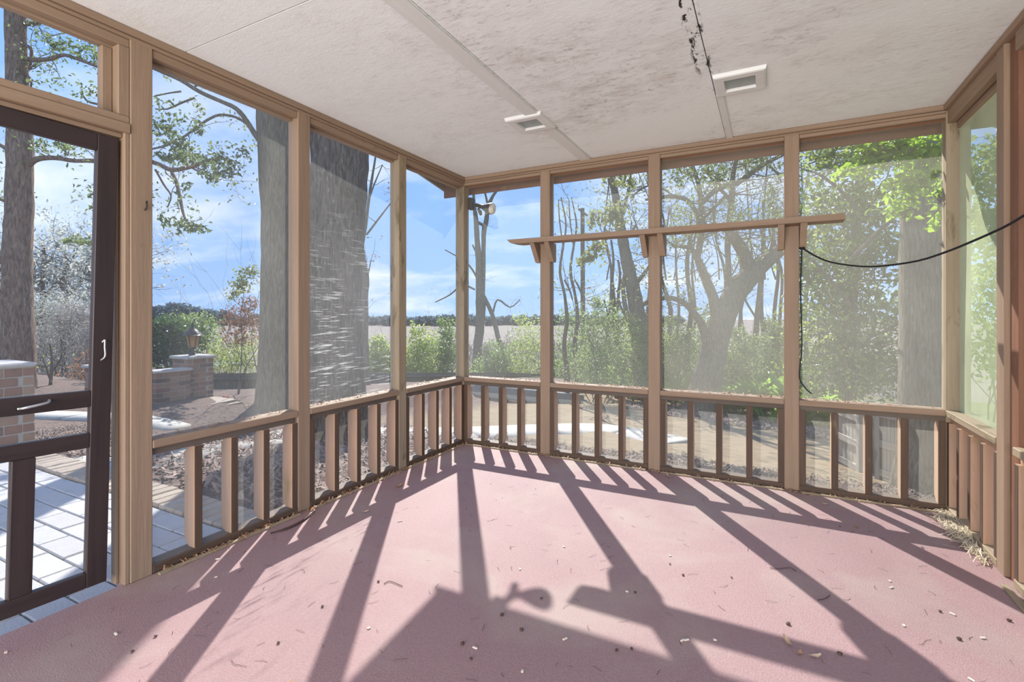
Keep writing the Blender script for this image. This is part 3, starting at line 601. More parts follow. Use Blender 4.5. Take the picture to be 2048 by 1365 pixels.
# ------------------------------------------------------------------ ground outside
def terrain():
    X = np.concatenate([np.arange(-40, -12, 2.0), np.arange(-12, 8, .2), np.arange(8, 40, 2.0)]); Y = np.concatenate([np.arange(-12, -6, 1.), np.arange(-6, 8, .2), np.arange(8, 46, .8)])
    nx, ny = len(X), len(Y); V = []; Z = []
    for y in Y:
        for x in X:
            inp = (-.12 < x < 3.6 and y < .12)
            b = .015 * math.sin(x * 3.1 + y) * math.sin(y * 2.3 - x)
            patio = x < 0 and y < -1.6
            z = g(x, y) + (0 if patio else b)
            V.append((x, y, z - (.6 if inp else 0)))
            lawn = sm((y - 2.7 - .15 * math.sin(x * 2)) / .25) * sm((x + 4.2) / 1.0) * (1 - sm((y - 9.5 + x * .6 + .4 * math.sin(x)) / .8) * sm((x + 1.0) / 3))
            wood_ = max(sm((y - 14.5) / 3), sm((y - 8.8 + x * .5) / 2) * sm((x + .5) / 2), sm((x - 4.2) / 2))
            Z.append((lawn * (1 - wood_), wood_, 0, 1))
    Fc = [(j*nx+i, j*nx+i+1, (j+1)*nx+i+1, (j+1)*nx+i) for j in range(ny-1) for i in range(nx-1)]
    me = np_mesh('ground', V, Fc, True); ca = me.color_attributes.new('zone', 'FLOAT_COLOR', 'POINT'); ca.data.foreach_set('color', np.array(Z, np.float32).ravel())
    m = mat('garden_ground', (.13, .092, .076), (.225, .17, .14), (26, 26, 26), .95, 8, (.065, .047, .04), (.54, .70), (16, 16, 16), .9, (34, 34, 34), .1, coord='World', dist=1.5)
    nt = m.node_tree; n = nt.nodes; l = nt.links; p = [q for q in n if q.type == 'BSDF_PRINCIPLED'][0]
    base = p.inputs['Base Color'].links[0].from_socket
    at_ = n.new('ShaderNodeAttribute'); at_.attribute_name = 'zone'; sp = n.new('ShaderNodeSeparateColor'); l.new(at_.outputs['Color'], sp.inputs[0])
    geo = n.new('ShaderNodeNewGeometry')
    def two(c1, c2, s):
        mp = n.new('ShaderNodeMapping'); mp.inputs['Scale'].default_value = s; l.new(geo.outputs['Position'], mp.inputs[0])
        z = n.new('ShaderNodeTexNoise'); z.inputs['Scale'].default_value = 1; z.inputs['Detail'].default_value = 9; z.inputs['Roughness'].default_value = .7; l.new(mp.outputs[0], z.inputs['Vector'])
        q = n.new('ShaderNodeMapRange'); q.inputs[1].default_value = .35; q.inputs[2].default_value = .65; l.new(z.outputs[0], q.inputs[0])
        x = n.new('ShaderNodeMix'); x.data_type = 'RGBA'; l.new(q.outputs[0], x.inputs[0]); x.inputs[6].default_value = (*c1, 1); x.inputs[7].default_value = (*c2, 1); return x.outputs[2]
    lawn = two((.305, .24, .16), (.23, .18, .118), (3, 5, 3)); woods = two((.16, .13, .085), (.11, .14, .055), (2, 2, 2))
    def mixb(f, a, b):
        x = n.new('ShaderNodeMix'); x.data_type = 'RGBA'; l.new(f, x.inputs[0]); l.new(a, x.inputs[6]); l.new(b, x.inputs[7]); return x.outputs[2]
    l.new(mixb(sp.outputs[1], mixb(sp.outputs[0], base, lawn), woods), p.inputs['Base Color'])
    o = obj('ground', me, m); tag(o, kind='structure')
terrain()
MARSH = mat('marsh_grass', (.20, .165, .145), (.165, .135, .115), (.05, .35, .3), .95, 8, (.19, .18, .125), (.52, .7), (.02, .12, .1), coord='World')
me = np_mesh('marsh', [(-500, 24, -3.1), (500, 24, -3.1), (500, 420, -3.1), (-500, 420, -3.1)], [(0, 1, 2, 3)]); tag(obj('marsh', me, MARSH), kind='structure')

# patio of pavers with brick edging
pt = empty('patio', (-2, -3, -.13), kind='structure')
bx('joint_bed', (-4.2, -5.2, -.20), (-.085, -1.70, -.135), JOINT, pt, 0)
PM = box_mesh((.303, .148, .05), .006); PH = box_mesh((.148, .148, .05), .006)
row = 0; y = -1.985
while y > -4.3:
    x = -.10 - (.155 if row % 2 else 0) ; 
    if row % 2: obj('paver', PH, PAVER, pt, (-.10 - .077, y - .077, -.145 + random.uniform(-.002, .002)), (0, 0, random.uniform(-.006, .006)))
    while x > -3.9 + (0 if y > -3.2 else .4):
        obj('paver', PM, PAVER, pt, (x - .155, y - .077, -.145 + random.uniform(-.003, .003)), (random.uniform(-.006, .006), random.uniform(-.006, .006), random.uniform(-.006, .006))); x -= .31
    y -= .155; row += 1
EB = box_mesh((.092, .255, .06), .008); x = -.15
while x > -4.1:
    obj('edging_brick', EB, EDGEB, pt, (x, -1.845 + random.uniform(-.006, .006), -.135 + random.uniform(-.005, .004)), (0, 0, random.uniform(-.03, .03))); x -= .101

# concrete garden paths
def path(name, pts, wid, n_cut, parentloc, th=.06, z_up=.02):
    t = empty(name, parentloc, kind='structure')
    P = np.array(pts, float); seg = []
    A = np.vstack([2*P[0]-P[1], P, 2*P[-1]-P[-2]]); Q = []
    for i in range(1, len(A)-2):
        for k in range(6):
            u = k/6; Q.append(.5*((2*A[i])+(-A[i-1]+A[i+1])*u+(2*A[i-1]-5*A[i]+4*A[i+1]-A[i+2])*u*u+(-A[i-1]+3*A[i]-3*A[i+1]+A[i+2])*u**3))
    Q.append(P[-1]); Q = np.array(Q); T = np.gradient(Q, axis=0); T /= np.linalg.norm(T, axis=1)[:, None]; Nn = np.stack([-T[:, 1], T[:, 0]], 1)
    cuts = np.linspace(0, len(Q)-1, n_cut+1).astype(int)
    for a, b in zip(cuts, cuts[1:]):
        V = []; c = Q[(a+b)//2]; cz = g(*c)
        for i in range(a, b+1):
            sh = .015 if i == b else 0
            q = Q[i] - T[i]*sh; L = q + Nn[i]*wid/2; Rr = q - Nn[i]*wid/2; z = g(*q) + z_up
            for (xx, yy), zz in ((L, z), (Rr, z), (Rr, z-th), (L, z-th)): V.append((xx-c[0], yy-c[1], zz-cz))
        Fc = []
        for i in range(b-a):
            for k in range(4): Fc.append((i*4+k, i*4+(k+1) % 4, (i+1)*4+(k+1) % 4, (i+1)*4+k))
        Fc += [(0, 3, 2, 1), ((b-a)*4, (b-a)*4+1, (b-a)*4+2, (b-a)*4+3)]
        obj('slab', np_mesh('slab', V, Fc), CONC, t, (c[0], c[1], cz))
def gp(px, py): p = at(px, py, gnd(px, py)); return (p.x, p.y)
path('path_1', [(-2.75, -1.75)] + [gp(*q) for q in ((322, 912), (450, 890), (560, 876), (660, 874), (760, 873), (860, 872), (965, 869), (1080, 864), (1190, 862), (1280, 875))] + [gp(1345, 890)], .98, 8, (-1.5, 1, -.2))
path('path_2', [(-7.6, -1.2), (-6.4, -.95), (-5.6, -.70), (-4.9, -.45), (-4.2, -.2)], .42, 4, (-5, -.4, -.2))

# litter of straw and chips on the beds
def gz(x, y, e=.01): return (x, y, g(x, y) + .018 * abs(math.sin(x * 3.1 + y) * math.sin(y * 2.3 - x)) + e)
strands('pine_straw', 9000, lambda: (lambda x: gz(x, random.triangular(-1.65, 3.2, .2) if x > -3.9 else random.uniform(-1.6, -.85), .012))(random.uniform(-4.9, -.15)), .09, .006, STRAW, 'rust brown pine straw covering the bed beside the patio', 'pine straw', lift=.014, tilt=.15)
strands('wood_mulch', 3500, lambda: (lambda x: gz(x, random.uniform(-1.6, 2.4), .02))(random.uniform(-3.6, -.15)), .11, .022, STRAW, 'coarse shredded bark mulch between the path and the left wall', 'mulch', lift=.022, tilt=.3)
strands('leaf_mulch', 6500, lambda: gz(random.uniform(-1.2, 4.2), random.uniform(1.3, 2.85), .03), .08, .017, MULCH, 'brown leaf mulch in the bed behind the back wall', 'mulch', lift=.014, tilt=.15)
strands('leaf_mulch', 3500, lambda: (lambda x: gz(x, random.uniform(8.6, 10.8) - x * .6, .02))(random.uniform(-1, 6)), .10, .03, STRAW, 'pale pine straw strip along the far edge of the lawn', 'pine straw', lift=.02, tilt=.15)

# ------------------------------------------------------------------ brickwork
BL, BH, BD, MJ = .205, .072, .095, .012
BRM = box_mesh((BL, BD, BH), .004); BRX = box_mesh((BD, BL, BH), .004)
def brick_pillar(name, x0, y0, x1, y1, zb, courses, label, ch=.086, cap=.05, over=.03):
    t = empty(name, ((x0+x1)/2, (y0+y1)/2, zb), label, 'brick pillar')
    zt = zb + courses * ch
    bx('mortar_core', (x0 + .008, y0 + .008, zb - .2), (x1 - .008, y1 - .008, zt), MORTAR, t, 0)
    bh = ch - MJ
    nx = max(1, round((x1 - x0) / (BL + MJ))); ny = max(1, round((y1 - y0) / (BL + MJ))); lx = (x1 - x0) / nx; ly = (y1 - y0) / ny
    def row(a0, a1, n, step, off):
        cuts = [a0 + step * (i + off) for i in range(-1, n + 2)]; cuts = [min(max(c, a0), a1) for c in cuts]; return [(a, b) for a, b in zip(cuts, cuts[1:]) if b - a > .04]
    for k in range(courses):
        z = zb + k * ch + MJ * .5; off = .5 * (k % 2)
        for (a, b) in row(x0, x1, nx, lx, off):
            for yy in (y0 + .045, y1 - .045): obj('brick', box_mesh((b - a - MJ, .09, bh), .004), BRICK, t, ((a+b)/2, yy + random.uniform(-.002, .002), z + bh/2))
        for (a, b) in row(y0 + .09, y1 - .09, ny, ly, .5 - off):
            for xx in (x0 + .045, x1 - .045): obj('brick', box_mesh((.09, b - a - MJ, bh), .004), BRICK, t, (xx + random.uniform(-.002, .002), (a+b)/2, z + bh/2))
    c = bx('cap_stone', (x0 - over, y0 - over, zt), (x1 + over, y1 + over, zt + cap), CAPST, t, .02)
    return t, zt + cap
brick_pillar('brick_pillar', -4.62, -2.30, -4.0, -1.665, -.16, 9, 'square brick pillar with pale cap stone at the left beside the patio', .092, .045, .012)
# lantern pillar and lower wall, further off
bp, ztop = brick_pillar('brick_pillar', -6.24, .80, -5.80, 1.22, -.30, 10, 'brick pillar carrying the lantern beyond the pine straw bed', .076, .05, .035)
ln = empty('lantern', (-6.02, 1.01, ztop), 'black carriage lantern with amber glass standing on the brick pillar', 'lantern')
tube('stem', [(-6.02, 1.01, ztop), (-6.02, 1.01, ztop + .03), (-6.02, 1.01, ztop + .05), (-6.02, 1.01, ztop + .12)], [.07, .06, .022, .022], DARKM, ln, 8, 1)
def frust(name, z0, z1, r0, r1, mat_, parent, seg=6):
    return tube(name, [(-6.02, 1.01, z0), (-6.02, 1.01, z1)], [r0, r1], mat_, parent, seg, 1)
lgl = frust('lantern_glass', ztop + .13, ztop + .33, .065, .105, AMBER, ln); frust('base_plate', ztop + .115, ztop + .135, .05, .08, DARKM, ln)
for k in range(6):
    a = k * math.pi / 3; tube('glazing_bar', [(-6.02 + .067 * math.cos(a), 1 + .067 * math.sin(a), ztop + .13), (-6.02 + .108 * math.cos(a), 1 + .108 * math.sin(a), ztop + .335)], [.008, .008], DARKM, lgl, 4, 1)
tube('lantern_roof', [(-6.02, 1, ztop + .33), (-6.02, 1, ztop + .35), (-6.02, 1, ztop + .42), (-6.02, 1, ztop + .46), (-6.02, 1, ztop + .50), (-6.02, 1, ztop + .54)], [.145, .135, .07, .025, .028, .006], DARKM, ln, 6, 1)
def brick_wall(name, x0, y0, y1, zb, courses, ch, label, thick=.24):
    t = empty(name, (x0, (y0+y1)/2, zb), label, 'wall'); zt = zb + courses*ch; bh = ch - MJ
    bx('mortar_core', (x0 - thick + .01, y0 + .008, zb - .2), (x0 - .008, y1 - .008, zt), MORTAR, t, 0)
    for k in range(courses):
        y = y0 - (.1 if k % 2 else 0); z = zb + k*ch + MJ/2
        while y < y1 - .04:
            a, b = max(y, y0), min(y + .205, y1)
            if b - a > .04:
                obj('brick', box_mesh((.09, b - a, bh), .004), BRICK, t, (x0 - .045 + random.uniform(-.003, .003), (a+b)/2, z + bh/2))
            y += .217
        for s in (y0 + .045,): obj('brick', box_mesh((thick - .09, .09, bh), .004), BRICK, t, (x0 - .09 - (thick - .09)/2, s, z + bh/2))
    bx('coping', (x0 - thick - .03, y0 - .04, zt), (x0 + .03, y1 + .02, zt + .045), CAPST, t, .015)
brick_wall('brick_wall', -5.69, .28, .79, -.30, 8, .074, 'low brick wall with pale coping in front of the lantern pillar')
brick_wall('brick_wall', -6.64, -.12, .42, -.30, 9, .074, 'low brick wall with pale coping set back left of the lantern pillar')
# brick landing with curved steps
st = empty('brick_steps', (-5.0, 1.0, -.3), 'low brick landing with fanned steps below the lantern pillar', 'steps')
prism('landing', [(-5.66, .40), (-5.20, .40), (-5.05, .75), (-5.12, 1.15), (-5.66, 1.15)], 'z', -.40, -.20, BRICK, st)
prism('landing_top', [(-5.67, .37), (-5.18, .37), (-5.02, .75), (-5.09, 1.17), (-5.67, 1.17)], 'z', -.199, -.175, EDGEB, st)
for k in range(4):
    a0, b0 = -5.00 + .12*k, .74 + .04*k
    prism('tread', [(a0, b0), (a0 + .105, b0 + .03), (a0 + .045, b0 + .42), (a0 - .06, b0 + .38)], 'z', -.42 - .04*k, -.205 - .045*k, EDGEB, st)
bx('terracotta_pot', (-5.55, 1.19, -.30), (-5.46, 1.28, -.16), mat('terracotta', (.45, .16, .09), (.36, .12, .07), (9, 9, 9), .8), None, .02)
tag(bpy.context.scene.objects['terracotta_pot'], 'small terracotta block beside the foot of the lantern pillar', 'pot')

# ------------------------------------------------------------------ fences
def fence_run(t, A, B, topA, topB, hgt, mats, wd=.14, th=.02, rails=2, post_every=2.4):
    A, B = Vector((*A, 0)), Vector((*B, 0)); L = (B - A).length; n = int(L / (wd + .008)); ang = math.atan2((B - A).y, (B - A).x); dirn = (B - A).normalized(); nr = Vector((dirn.y, -dirn.x, 0))
    me = box_mesh((wd, th, hgt), .004)
    for i in range(n):
        u = (i + .5) / n; p = A.lerp(B, u); zt = topA * (1-u) + topB * u + random.uniform(-.01, .01)
        obj('board', me, mats[2], t, (p.x, p.y, zt - hgt/2), (0, random.uniform(-.012, .012), ang))
    for k in range(rails):
        o = Tubes(); f = .12 + .76 * k / max(1, rails - 1); off = nr * .038
        a, b = A + off, B + off; a.z = topA - hgt * f; b.z = topB - hgt * f
        o.add([a, b], [.05, .05], 4, 1).build('rail', mats[0], t)
    m = max(1, int(L / post_every))
    for i in range(m + 1):
        p = A.lerp(B, i/m) + nr * .08; zt = topA * (1 - i/m) + topB * i/m
        bx('post', (p.x - .045, p.y - .045, zt - hgt - .1), (p.x + .045, p.y + .045, zt - .05), mats[2], t)
f1 = empty('board_fence', (-8.5, 9, -1.9), 'long dark board fence along the foot of the garden before the marsh', 'fence')
fence_run(f1, (-8.5, 2.3), (-8.5, 16), -.06, -1.47, 1.15, FENCE); fence_run(f1, (-8.5, 16), (-6.3, 20.6), -1.47, -2.0, 1.15, FENCE)
# pale curb in front of the fence
def curb():
    A, B = at(945, 786, gnd(945, 786)), at(1165, 806, gnd(1165, 806)); A.z, B.z = g(A.x, A.y), g(B.x, B.y); m = (A + B) / 2; v = B - A
    o = obj('trim_2', box_mesh((v.length, .2, .34), .03), CONC, None, (m.x, m.y, m.z + .06), (0, -math.asin(v.z / v.length), math.atan2(v.y, v.x))); tag(o, kind='structure')
curb()
# picket gate panels at the right
def panel(px0, px1, pyt, pyb, d0, d1, lab, n):
    A = at(px0, pyb, d0); B = at(px1, pyb, d1); zt = at(px0, pyt, d0).z; zb = min(A.z, g(A.x, A.y)); h = zt - zb
    t = empty('fence_panel', ((A.x+B.x)/2, (A.y+B.y)/2, zb), lab, 'fence panel', 'picket fence panels')
    A.z = B.z = 0; L = (B - A).length; ang = math.atan2((B-A).y, (B-A).x); wd = L / n
    for i in range(n):
        p = A.lerp(B, (i+.5)/n); obj('picket', box_mesh((wd - .012, .018, h), .003), GREYW[2], t, (p.x, p.y, zb + h/2 + .03 + random.uniform(-.01, .01)), (0, 0, ang))
    nr = Vector(((B-A).y, -(B-A).x, 0)).normalized() * (.026 if (B-A).cross(CAM - A).z < 0 else -.026)
    for f in (.10, .50, .92): m = (A+B)/2 + nr; obj('rail', box_mesh((L, .03, .085), .004), GREYW[0], t, (m.x, m.y, zb + h*f), (0, 0, ang))
    for p in (A, B): q = p + nr*.3; obj('post', box_mesh((.07, .07, h + .12), .004), GREYW[2], t, (q.x, q.y, zb + h/2), (0, 0, ang))
panel(1672, 1722, 812, 915, 6.9, 6.3, 'weathered picket panel angled away, leftmost of the picket panels', 7)
panel(1728, 1752, 812, 925, 6.5, 6.3, 'narrow weathered picket panel between the two wider ones', 3)
panel(1760, 1806, 815, 940, 5.9, 5.6, 'weathered picket panel nearest the big grey trunk', 6)

# ------------------------------------------------------------------ trees
def limb_pts(pp, d, dd=0.0, wob=.05):
    n = len(pp); out = []; rad = []
    for i, q in enumerate(pp):
        u = i / max(1, n - 1); di = d + dd * u + (random.uniform(-wob, wob) * d * .12 if 0 < i < n - 1 else 0)
        out.append(at(q[0], q[1], di)); rad.append(q[2] * .5 * di / F)
    return out, rad
def grow(tb, tips, p, dr_, L, r, lv, up=.1, spread=.8, kids=3):
    n = 4; pts = [Vector(p)]; rad = [r]; d = Vector(dr_).normalized()
    for i in range(n):
        d = (d + Vector((random.gauss(0, .22), random.gauss(0, .22), random.gauss(0, .18) + up * .3))).normalized(); pts.append(pts[-1] + d * L / n); rad.append(r * (1 - .72 * (i+1) / n))
    tb.add(pts, rad, 5 if lv else 3, 1, cap=False)
    tips.append(pts[-1]); tips.append(pts[2])
    if lv > 0:
        for k in range(kids):
            i = random.choice((1, 2, 3, 4)); nd = (d + Vector((random.gauss(0, spread), random.gauss(0, spread), random.gauss(0, spread * .7) + up))).normalized()
            grow(tb, tips, pts[i], nd, L * random.uniform(.45, .7), max(.0025, rad[i] * .62), lv - 1, up, spread, kids)
def tree(name, label, d, trunk, limbs=(), bark=BARK_G, twig=0, twl=.6, twr=.012, lv=2, leafn=0, leafsz=.05, lmat=None, group=None, rough=.05, seg=12, lm_name='foliage', blobs=(), up=.1, flare=True, elong=2, jit=.06, dd=0, dropbase=True):
    pts, rad = limb_pts(trunk, d, dd, .03)
    gz_ = g(pts[0].x, pts[0].y)
    if dropbase and pts[0].z > gz_ - .05: pts = [Vector((pts[0].x, pts[0].y, gz_ - .1))] + pts; rad = [rad[0] * 1.12] + rad
    t = empty(name, (pts[0].x, pts[0].y, gz_), label, 'tree', group)
    tube('trunk', pts, rad, bark, t, seg, 4, rough)
    tb = Tubes(); tips = []; src = []
    for L in limbs:
        ddl = 0
        if isinstance(L, tuple): L, ddl = L
        lp, lr = limb_pts(L, d + (dd * .5), ddl, .05); tube('limb', lp, lr, bark, t, 8, 3, .06); src += list(zip(lp, lr))[1:]
    if twig:
        pool = src or list(zip(pts, rad))[len(pts)//2:]
        for k in range(twig):
            p, r = random.choice(pool); dv = Vector((random.gauss(0, 1), random.gauss(0, 1), random.gauss(.25, .7)))
            grow(tb, tips, p, dv, twl * random.uniform(.6, 1.3), min(r * .6, twr), lv, up)
        o = tb.build('twigs', bark if bark is not BARK_D else BARK_L, t); o['kind'] = 'stuff'
    C = []
    if leafn and tips:
        T = np.array([tuple(q) for q in tips]); C.append(T[RNG.integers(0, len(T), leafn)] + RNG.normal(size=(leafn, 3)) * leafsz * 1.2)
    for b in blobs: C.append(blob(*b))
    if C: leaves(lm_name, np.vstack(C), leafsz, lmat, t, elong=elong)
    return t

# the tall pine at the left and its long limbs
tree('pine_tree', 'tall brown-barked pine rising behind the left brick pillar', 9.0,
     [(38, 790, 54), (37, 700, 50), (35, 600, 48), (35, 520, 46), (38, 430, 44), (40, 330, 42), (38, 230, 38), (33, 120, 34), (30, 0, 32), (28, -160, 32), (26, -420, 24)],
     [([(55, 330, 14), (75, 318, 11), (110, 316, 9), (150, 322, 8), (188, 322, 9), (205, 335, 8), (225, 352, 6), (232, 380, 4)], -.6),
      ([(190, 322, 7), (240, 318, 8), (285, 318, 8), (320, 330, 9), (345, 340, 9), (385, 333, 8), (420, 320, 6), (455, 318, 3)], -1.5),
      ([(340, 338, 6), (352, 362, 7), (360, 395, 7), (366, 425, 5), (376, 450, 4), (392, 464, 2)], -1.2),
      ([(372, 328, 5), (395, 342, 4), (418, 352, 3), (440, 360, 2)], -1.0),
      ([(311, 340, 4), (328, 370, 4), (342, 392, 3), (335, 415, 2)], -.8),
      ([(52, 118, 10), (72, 120, 9), (100, 118, 8), (128, 110, 7), (160, 120, 6), (200, 136, 5), (240, 155, 4)], -1.0),
      ([(48, 48, 10), (75, 46, 8), (105, 36, 6)], .3), ([(66, 20, 5), (110, 35, 5), (160, 60, 5), (225, 95, 4)], -.8),
      ([(50, 90, 7), (62, 98, 6), (62, 118, 5), (58, 140, 4)], 0), ([(52, 148, 5), (62, 160, 4), (62, 175, 3)], 0),
      ([(15, 300, 8), (0, 290, 7), (-40, 270, 5)], .2), ([(15, 405, 7), (-10, 395, 6), (-50, 390, 4)], .2), ([(15, 230, 7), (-20, 200, 5)], .3),
      ([(240, 468, 5), (205, 478, 5), (170, 486, 4), (135, 484, 2)], -.4), ([(200, 200, 5), (230, 213, 6), (180, 205, 4), (165, 190, 3)], 0)],
     BARK_P, 34, .45, .010, 2, 1200, .070, LF_LIVE, rough=.06, seg=16, jit=.05,
     blobs=[(110, 88, 26, 10, 8.6, 130), (170, 105, 30, 16, 8.4, 160), (205, 75, 22, 26, 8.2, 150), (215, 125, 14, 18, 8.2, 90), (180, 186, 32, 12, 8.5, 80), (80, 293, 20, 12, 8.8, 90), (122, 292, 26, 10, 8.7, 90), (195, 390, 8, 12, 8.2, 40), (190, 415, 14, 6, 8.2, 40), (165, 483, 30, 8, 8.3, 110),
            (330, 262, 24, 24, 7.4, 150), (360, 290, 30, 18, 7.3, 150), (395, 258, 16, 12, 7.2, 60), (370, 318, 50, 9, 7.2, 200), (430, 322, 40, 9, 6.9, 120), (455, 345, 26, 7, 6.8, 70), (420, 352, 24, 7, 6.9, 60), (375, 455, 40, 12, 6.9, 150), (335, 440, 16, 9, 7.2, 45), (365, 382, 14, 30, 7.1, 40), (345, 225, 40, 25, 7.3, 60), (480, 300, 30, 16, 6.8, 30)])
tree('oak_tree', 'tall pale grey trunk with one arching limb behind the second left bay', gnd(545, 812),
     [(545, 830, 72), (547, 760, 60), (550, 660, 57), (552, 540, 55), (553, 430, 56), (549, 330, 60), (546, 240, 60), (543, 130, 58), (541, 0, 56), (540, -200, 50)],
     [([(530, 295, 16), (520, 282, 12), (508, 266, 11), (492, 240, 10), (472, 217, 9), (440, 202, 8), (400, 184, 8), (360, 160, 7), (310, 138, 6), (250, 112, 5), (180, 80, 3)], -.7),
      ([(492, 246, 6), (470, 234, 5), (440, 230, 5), (415, 240, 5), (390, 258, 5), (362, 277, 4), (330, 292, 4), (285, 302, 3)], -.9),
      ([(385, 176, 4), (400, 168, 4), (420, 167, 3), (440, 170, 2)], 0), ([(362, 183, 4), (340, 186, 3), (310, 192, 3)], 0), ([(390, 196, 4), (365, 205, 4), (335, 218, 3), (310, 218, 2)], -.3)],
     BARK_G, 12, .4, .006, 1, 160, .06, LF_OAK, rough=.03, seg=20, blobs=[(330, 150, 12, 8, 8.2, 20), (395, 210, 14, 8, 8, 30), (500, 300, 30, 20, 8, 25)])
tree('pine_tree', 'broad dark furrowed trunk close behind the middle of the left wall', 6.9,
     [(690, 935, 160), (684, 900, 132), (678, 850, 116), (674, 760, 107), (671, 650, 104), (671, 540, 104), (676, 420, 108), (680, 300, 112), (684, 180, 114), (690, 0, 116), (697, -260, 110)],
     (), BARK_D, rough=.035, seg=28)
tree('slender_tree', 'slender twisted tree just right of the broad dark trunk', 13,
     [(730, 745, 20), (729, 680, 16), (729, 610, 14), (731, 560, 14), (726, 520, 12), (723, 490, 11), (728, 465, 9), (735, 420, 6), (742, 370, 5), (750, 320, 4), (758, 270, 3)],
     [[(714, 760, 10), (712, 660, 9), (711, 600, 8), (716, 570, 5), (724, 545, 4)], [(733, 470, 4), (752, 445, 4), (775, 415, 3), (795, 390, 2)], [(738, 400, 3), (748, 370, 3), (765, 330, 2)], [(733, 560, 3), (738, 540, 3), (742, 520, 2)]], BARK_G, 14, .7, .010, 1, 60, .07, LF_BRN, rough=.1, seg=8)
tree('twin_stem_tree', 'bare tree with twin stems outside the left end of the back wall', gnd(955, 752),
     [(953, 755, 22), (955, 700, 18), (960, 650, 18), (962, 605, 21), (958, 565, 13), (957, 520, 12), (954, 475, 11), (952, 440, 10), (949, 415, 7), (947, 390, 5), (944, 350, 3)],
     [[(962, 602, 14), (966, 560, 10), (967, 500, 9), (968, 462, 10), (973, 440, 10), (976, 415, 9), (986, 392, 6), (1000, 374, 4)], [(966, 590, 8), (984, 628, 9), (995, 670, 10), (1012, 740, 11)], [(955, 445, 6), (965, 450, 6), (970, 455, 5)], [(976, 412, 5), (970, 385, 4), (965, 360, 3)],
      [(945, 490, 3), (950, 500, 4), (955, 510, 4)], [(960, 570, 4), (945, 540, 4), (925, 520, 3), (890, 500, 2)], [(950, 580, 4), (925, 570, 4), (900, 590, 3), (870, 605, 2)], [(985, 630, 4), (995, 600, 4), (1020, 615, 3), (1040, 600, 2)], [(952, 650, 3), (900, 640, 3), (870, 650, 2)]],
     BARK_G, 22, 1.3, .012, 1, 40, .09, LF_BRN, rough=.08, seg=10)
for px, lab in ((1127, 'thin bare sapling left of the utility pole'), (1148, 'thin bare sapling close against the utility pole')):
    d = 14.5 if px < 1140 else 16
    tree('sapling', lab, d, [(px + 6, 745, 12), (px + 1, 690, 9), (px + 7, 640, 8), (px + 2, 590, 6), (px - 7, 545, 6), (px - 2, 500, 5), (px + 5, 450, 4), (px - 5, 395, 2)], [[(px + 2, 560, 4), (px + 12, 580, 4), (px + 18, 600, 3)], [(px, 500, 3), (px - 8, 440, 3), (px - 10, 400, 2)]], BARK_L, 10, 1.0, .012, 1, 120, .10, LF_OAK, rough=.1, seg=6, group='saplings by the pole')
# utility pole
d = 30; pb = at(1166, 640, d); ptop = at(1165, 417, d)
up_ = empty('utility_pole', (pb.x, pb.y, -3.2), 'grey utility pole with one slanting crossarm beyond the shrubs', 'utility pole')
tube('pole', [(pb.x, pb.y, -3.3), (pb.x, pb.y, 0), (ptop.x, ptop.y, ptop.z)], [.17, .155, .125], BARK_L, up_, 8, 1)
a, b = at(1157, 418, d - .2), at(1175, 432, d - .3); tube('crossarm', [a, b], [.07, .07], BARK_L, up_, 4, 1)
tube('wire', [at(1100, 470, d + 2), at(1166, 466, d), at(1300, 452, d - 2)], [.012] * 3, BLACK, up_, 4, 3)
tree('leafy_tree', 'leaning grey tree with ivy leaves left of the middle back post', gnd(1286, 800),
     [(1290, 800, 42), (1286, 730, 34), (1280, 660, 31), (1272, 610, 30), (1262, 560, 27), (1251, 510, 23), (1242, 460, 20), (1234, 410, 17), (1226, 360, 12), (1222, 320, 9), (1220, 250, 6)],
     [[(1278, 800, 13), (1270, 720, 13), (1262, 660, 12), (1252, 620, 10), (1246, 580, 8), (1248, 550, 5), (1254, 530, 5)], [(1270, 570, 10), (1285, 552, 8), (1300, 530, 6), (1312, 505, 4)], [(1274, 620, 8), (1300, 600, 8), (1325, 585, 6)], [(1238, 430, 7), (1228, 390, 6), (1215, 350, 5), (1205, 300, 4)], [(1240, 440, 6), (1255, 390, 6), (1262, 340, 5), (1265, 290, 4)], [(1262, 395, 4), (1280, 380, 4), (1296, 372, 3)], [(1246, 480, 5), (1260, 470, 4), (1272, 450, 3)], [(1255, 640, 5), (1240, 610, 5), (1236, 580, 4), (1244, 560, 3)]],
     BARK_G, 36, 1.0, .02, 2, 900, .11, LF_OAK, rough=.07, seg=12, blobs=[(1230, 430, 26, 34, 10.5, 260), (1190, 500, 24, 28, 10.6, 200), (1190, 440, 16, 16, 10.5, 90), (1245, 360, 40, 22, 10.5, 150), (1165, 520, 14, 12, 10.5, 70)])
tree('vine_tree', 'dark vine-wrapped stem beside the leaning grey tree', gnd(1236, 798),
     [(1237, 800, 17), (1236, 740, 16), (1234, 680, 14), (1230, 640, 12), (1227, 600, 9), (1224, 560, 7), (1227, 520, 5), (1222, 480, 4)],
     [[(1240, 800, 6), (1248, 760, 6), (1243, 720, 6), (1236, 690, 6)], [(1216, 800, 5), (1214, 740, 6), (1222, 700, 6), (1212, 660, 6), (1222, 640, 5), (1234, 650, 5)], [(1200, 800, 5), (1206, 740, 5), (1190, 700, 5), (1176, 680, 4), (1160, 670, 3)], [(1232, 640, 6), (1236, 600, 6), (1240, 550, 5), (1236, 520, 4)], [(1208, 600, 4), (1216, 630, 4), (1226, 660, 4)]], BARK_D, 16, .8, .012, 2, 220, .10, LF_OAK, rough=.12, seg=8)
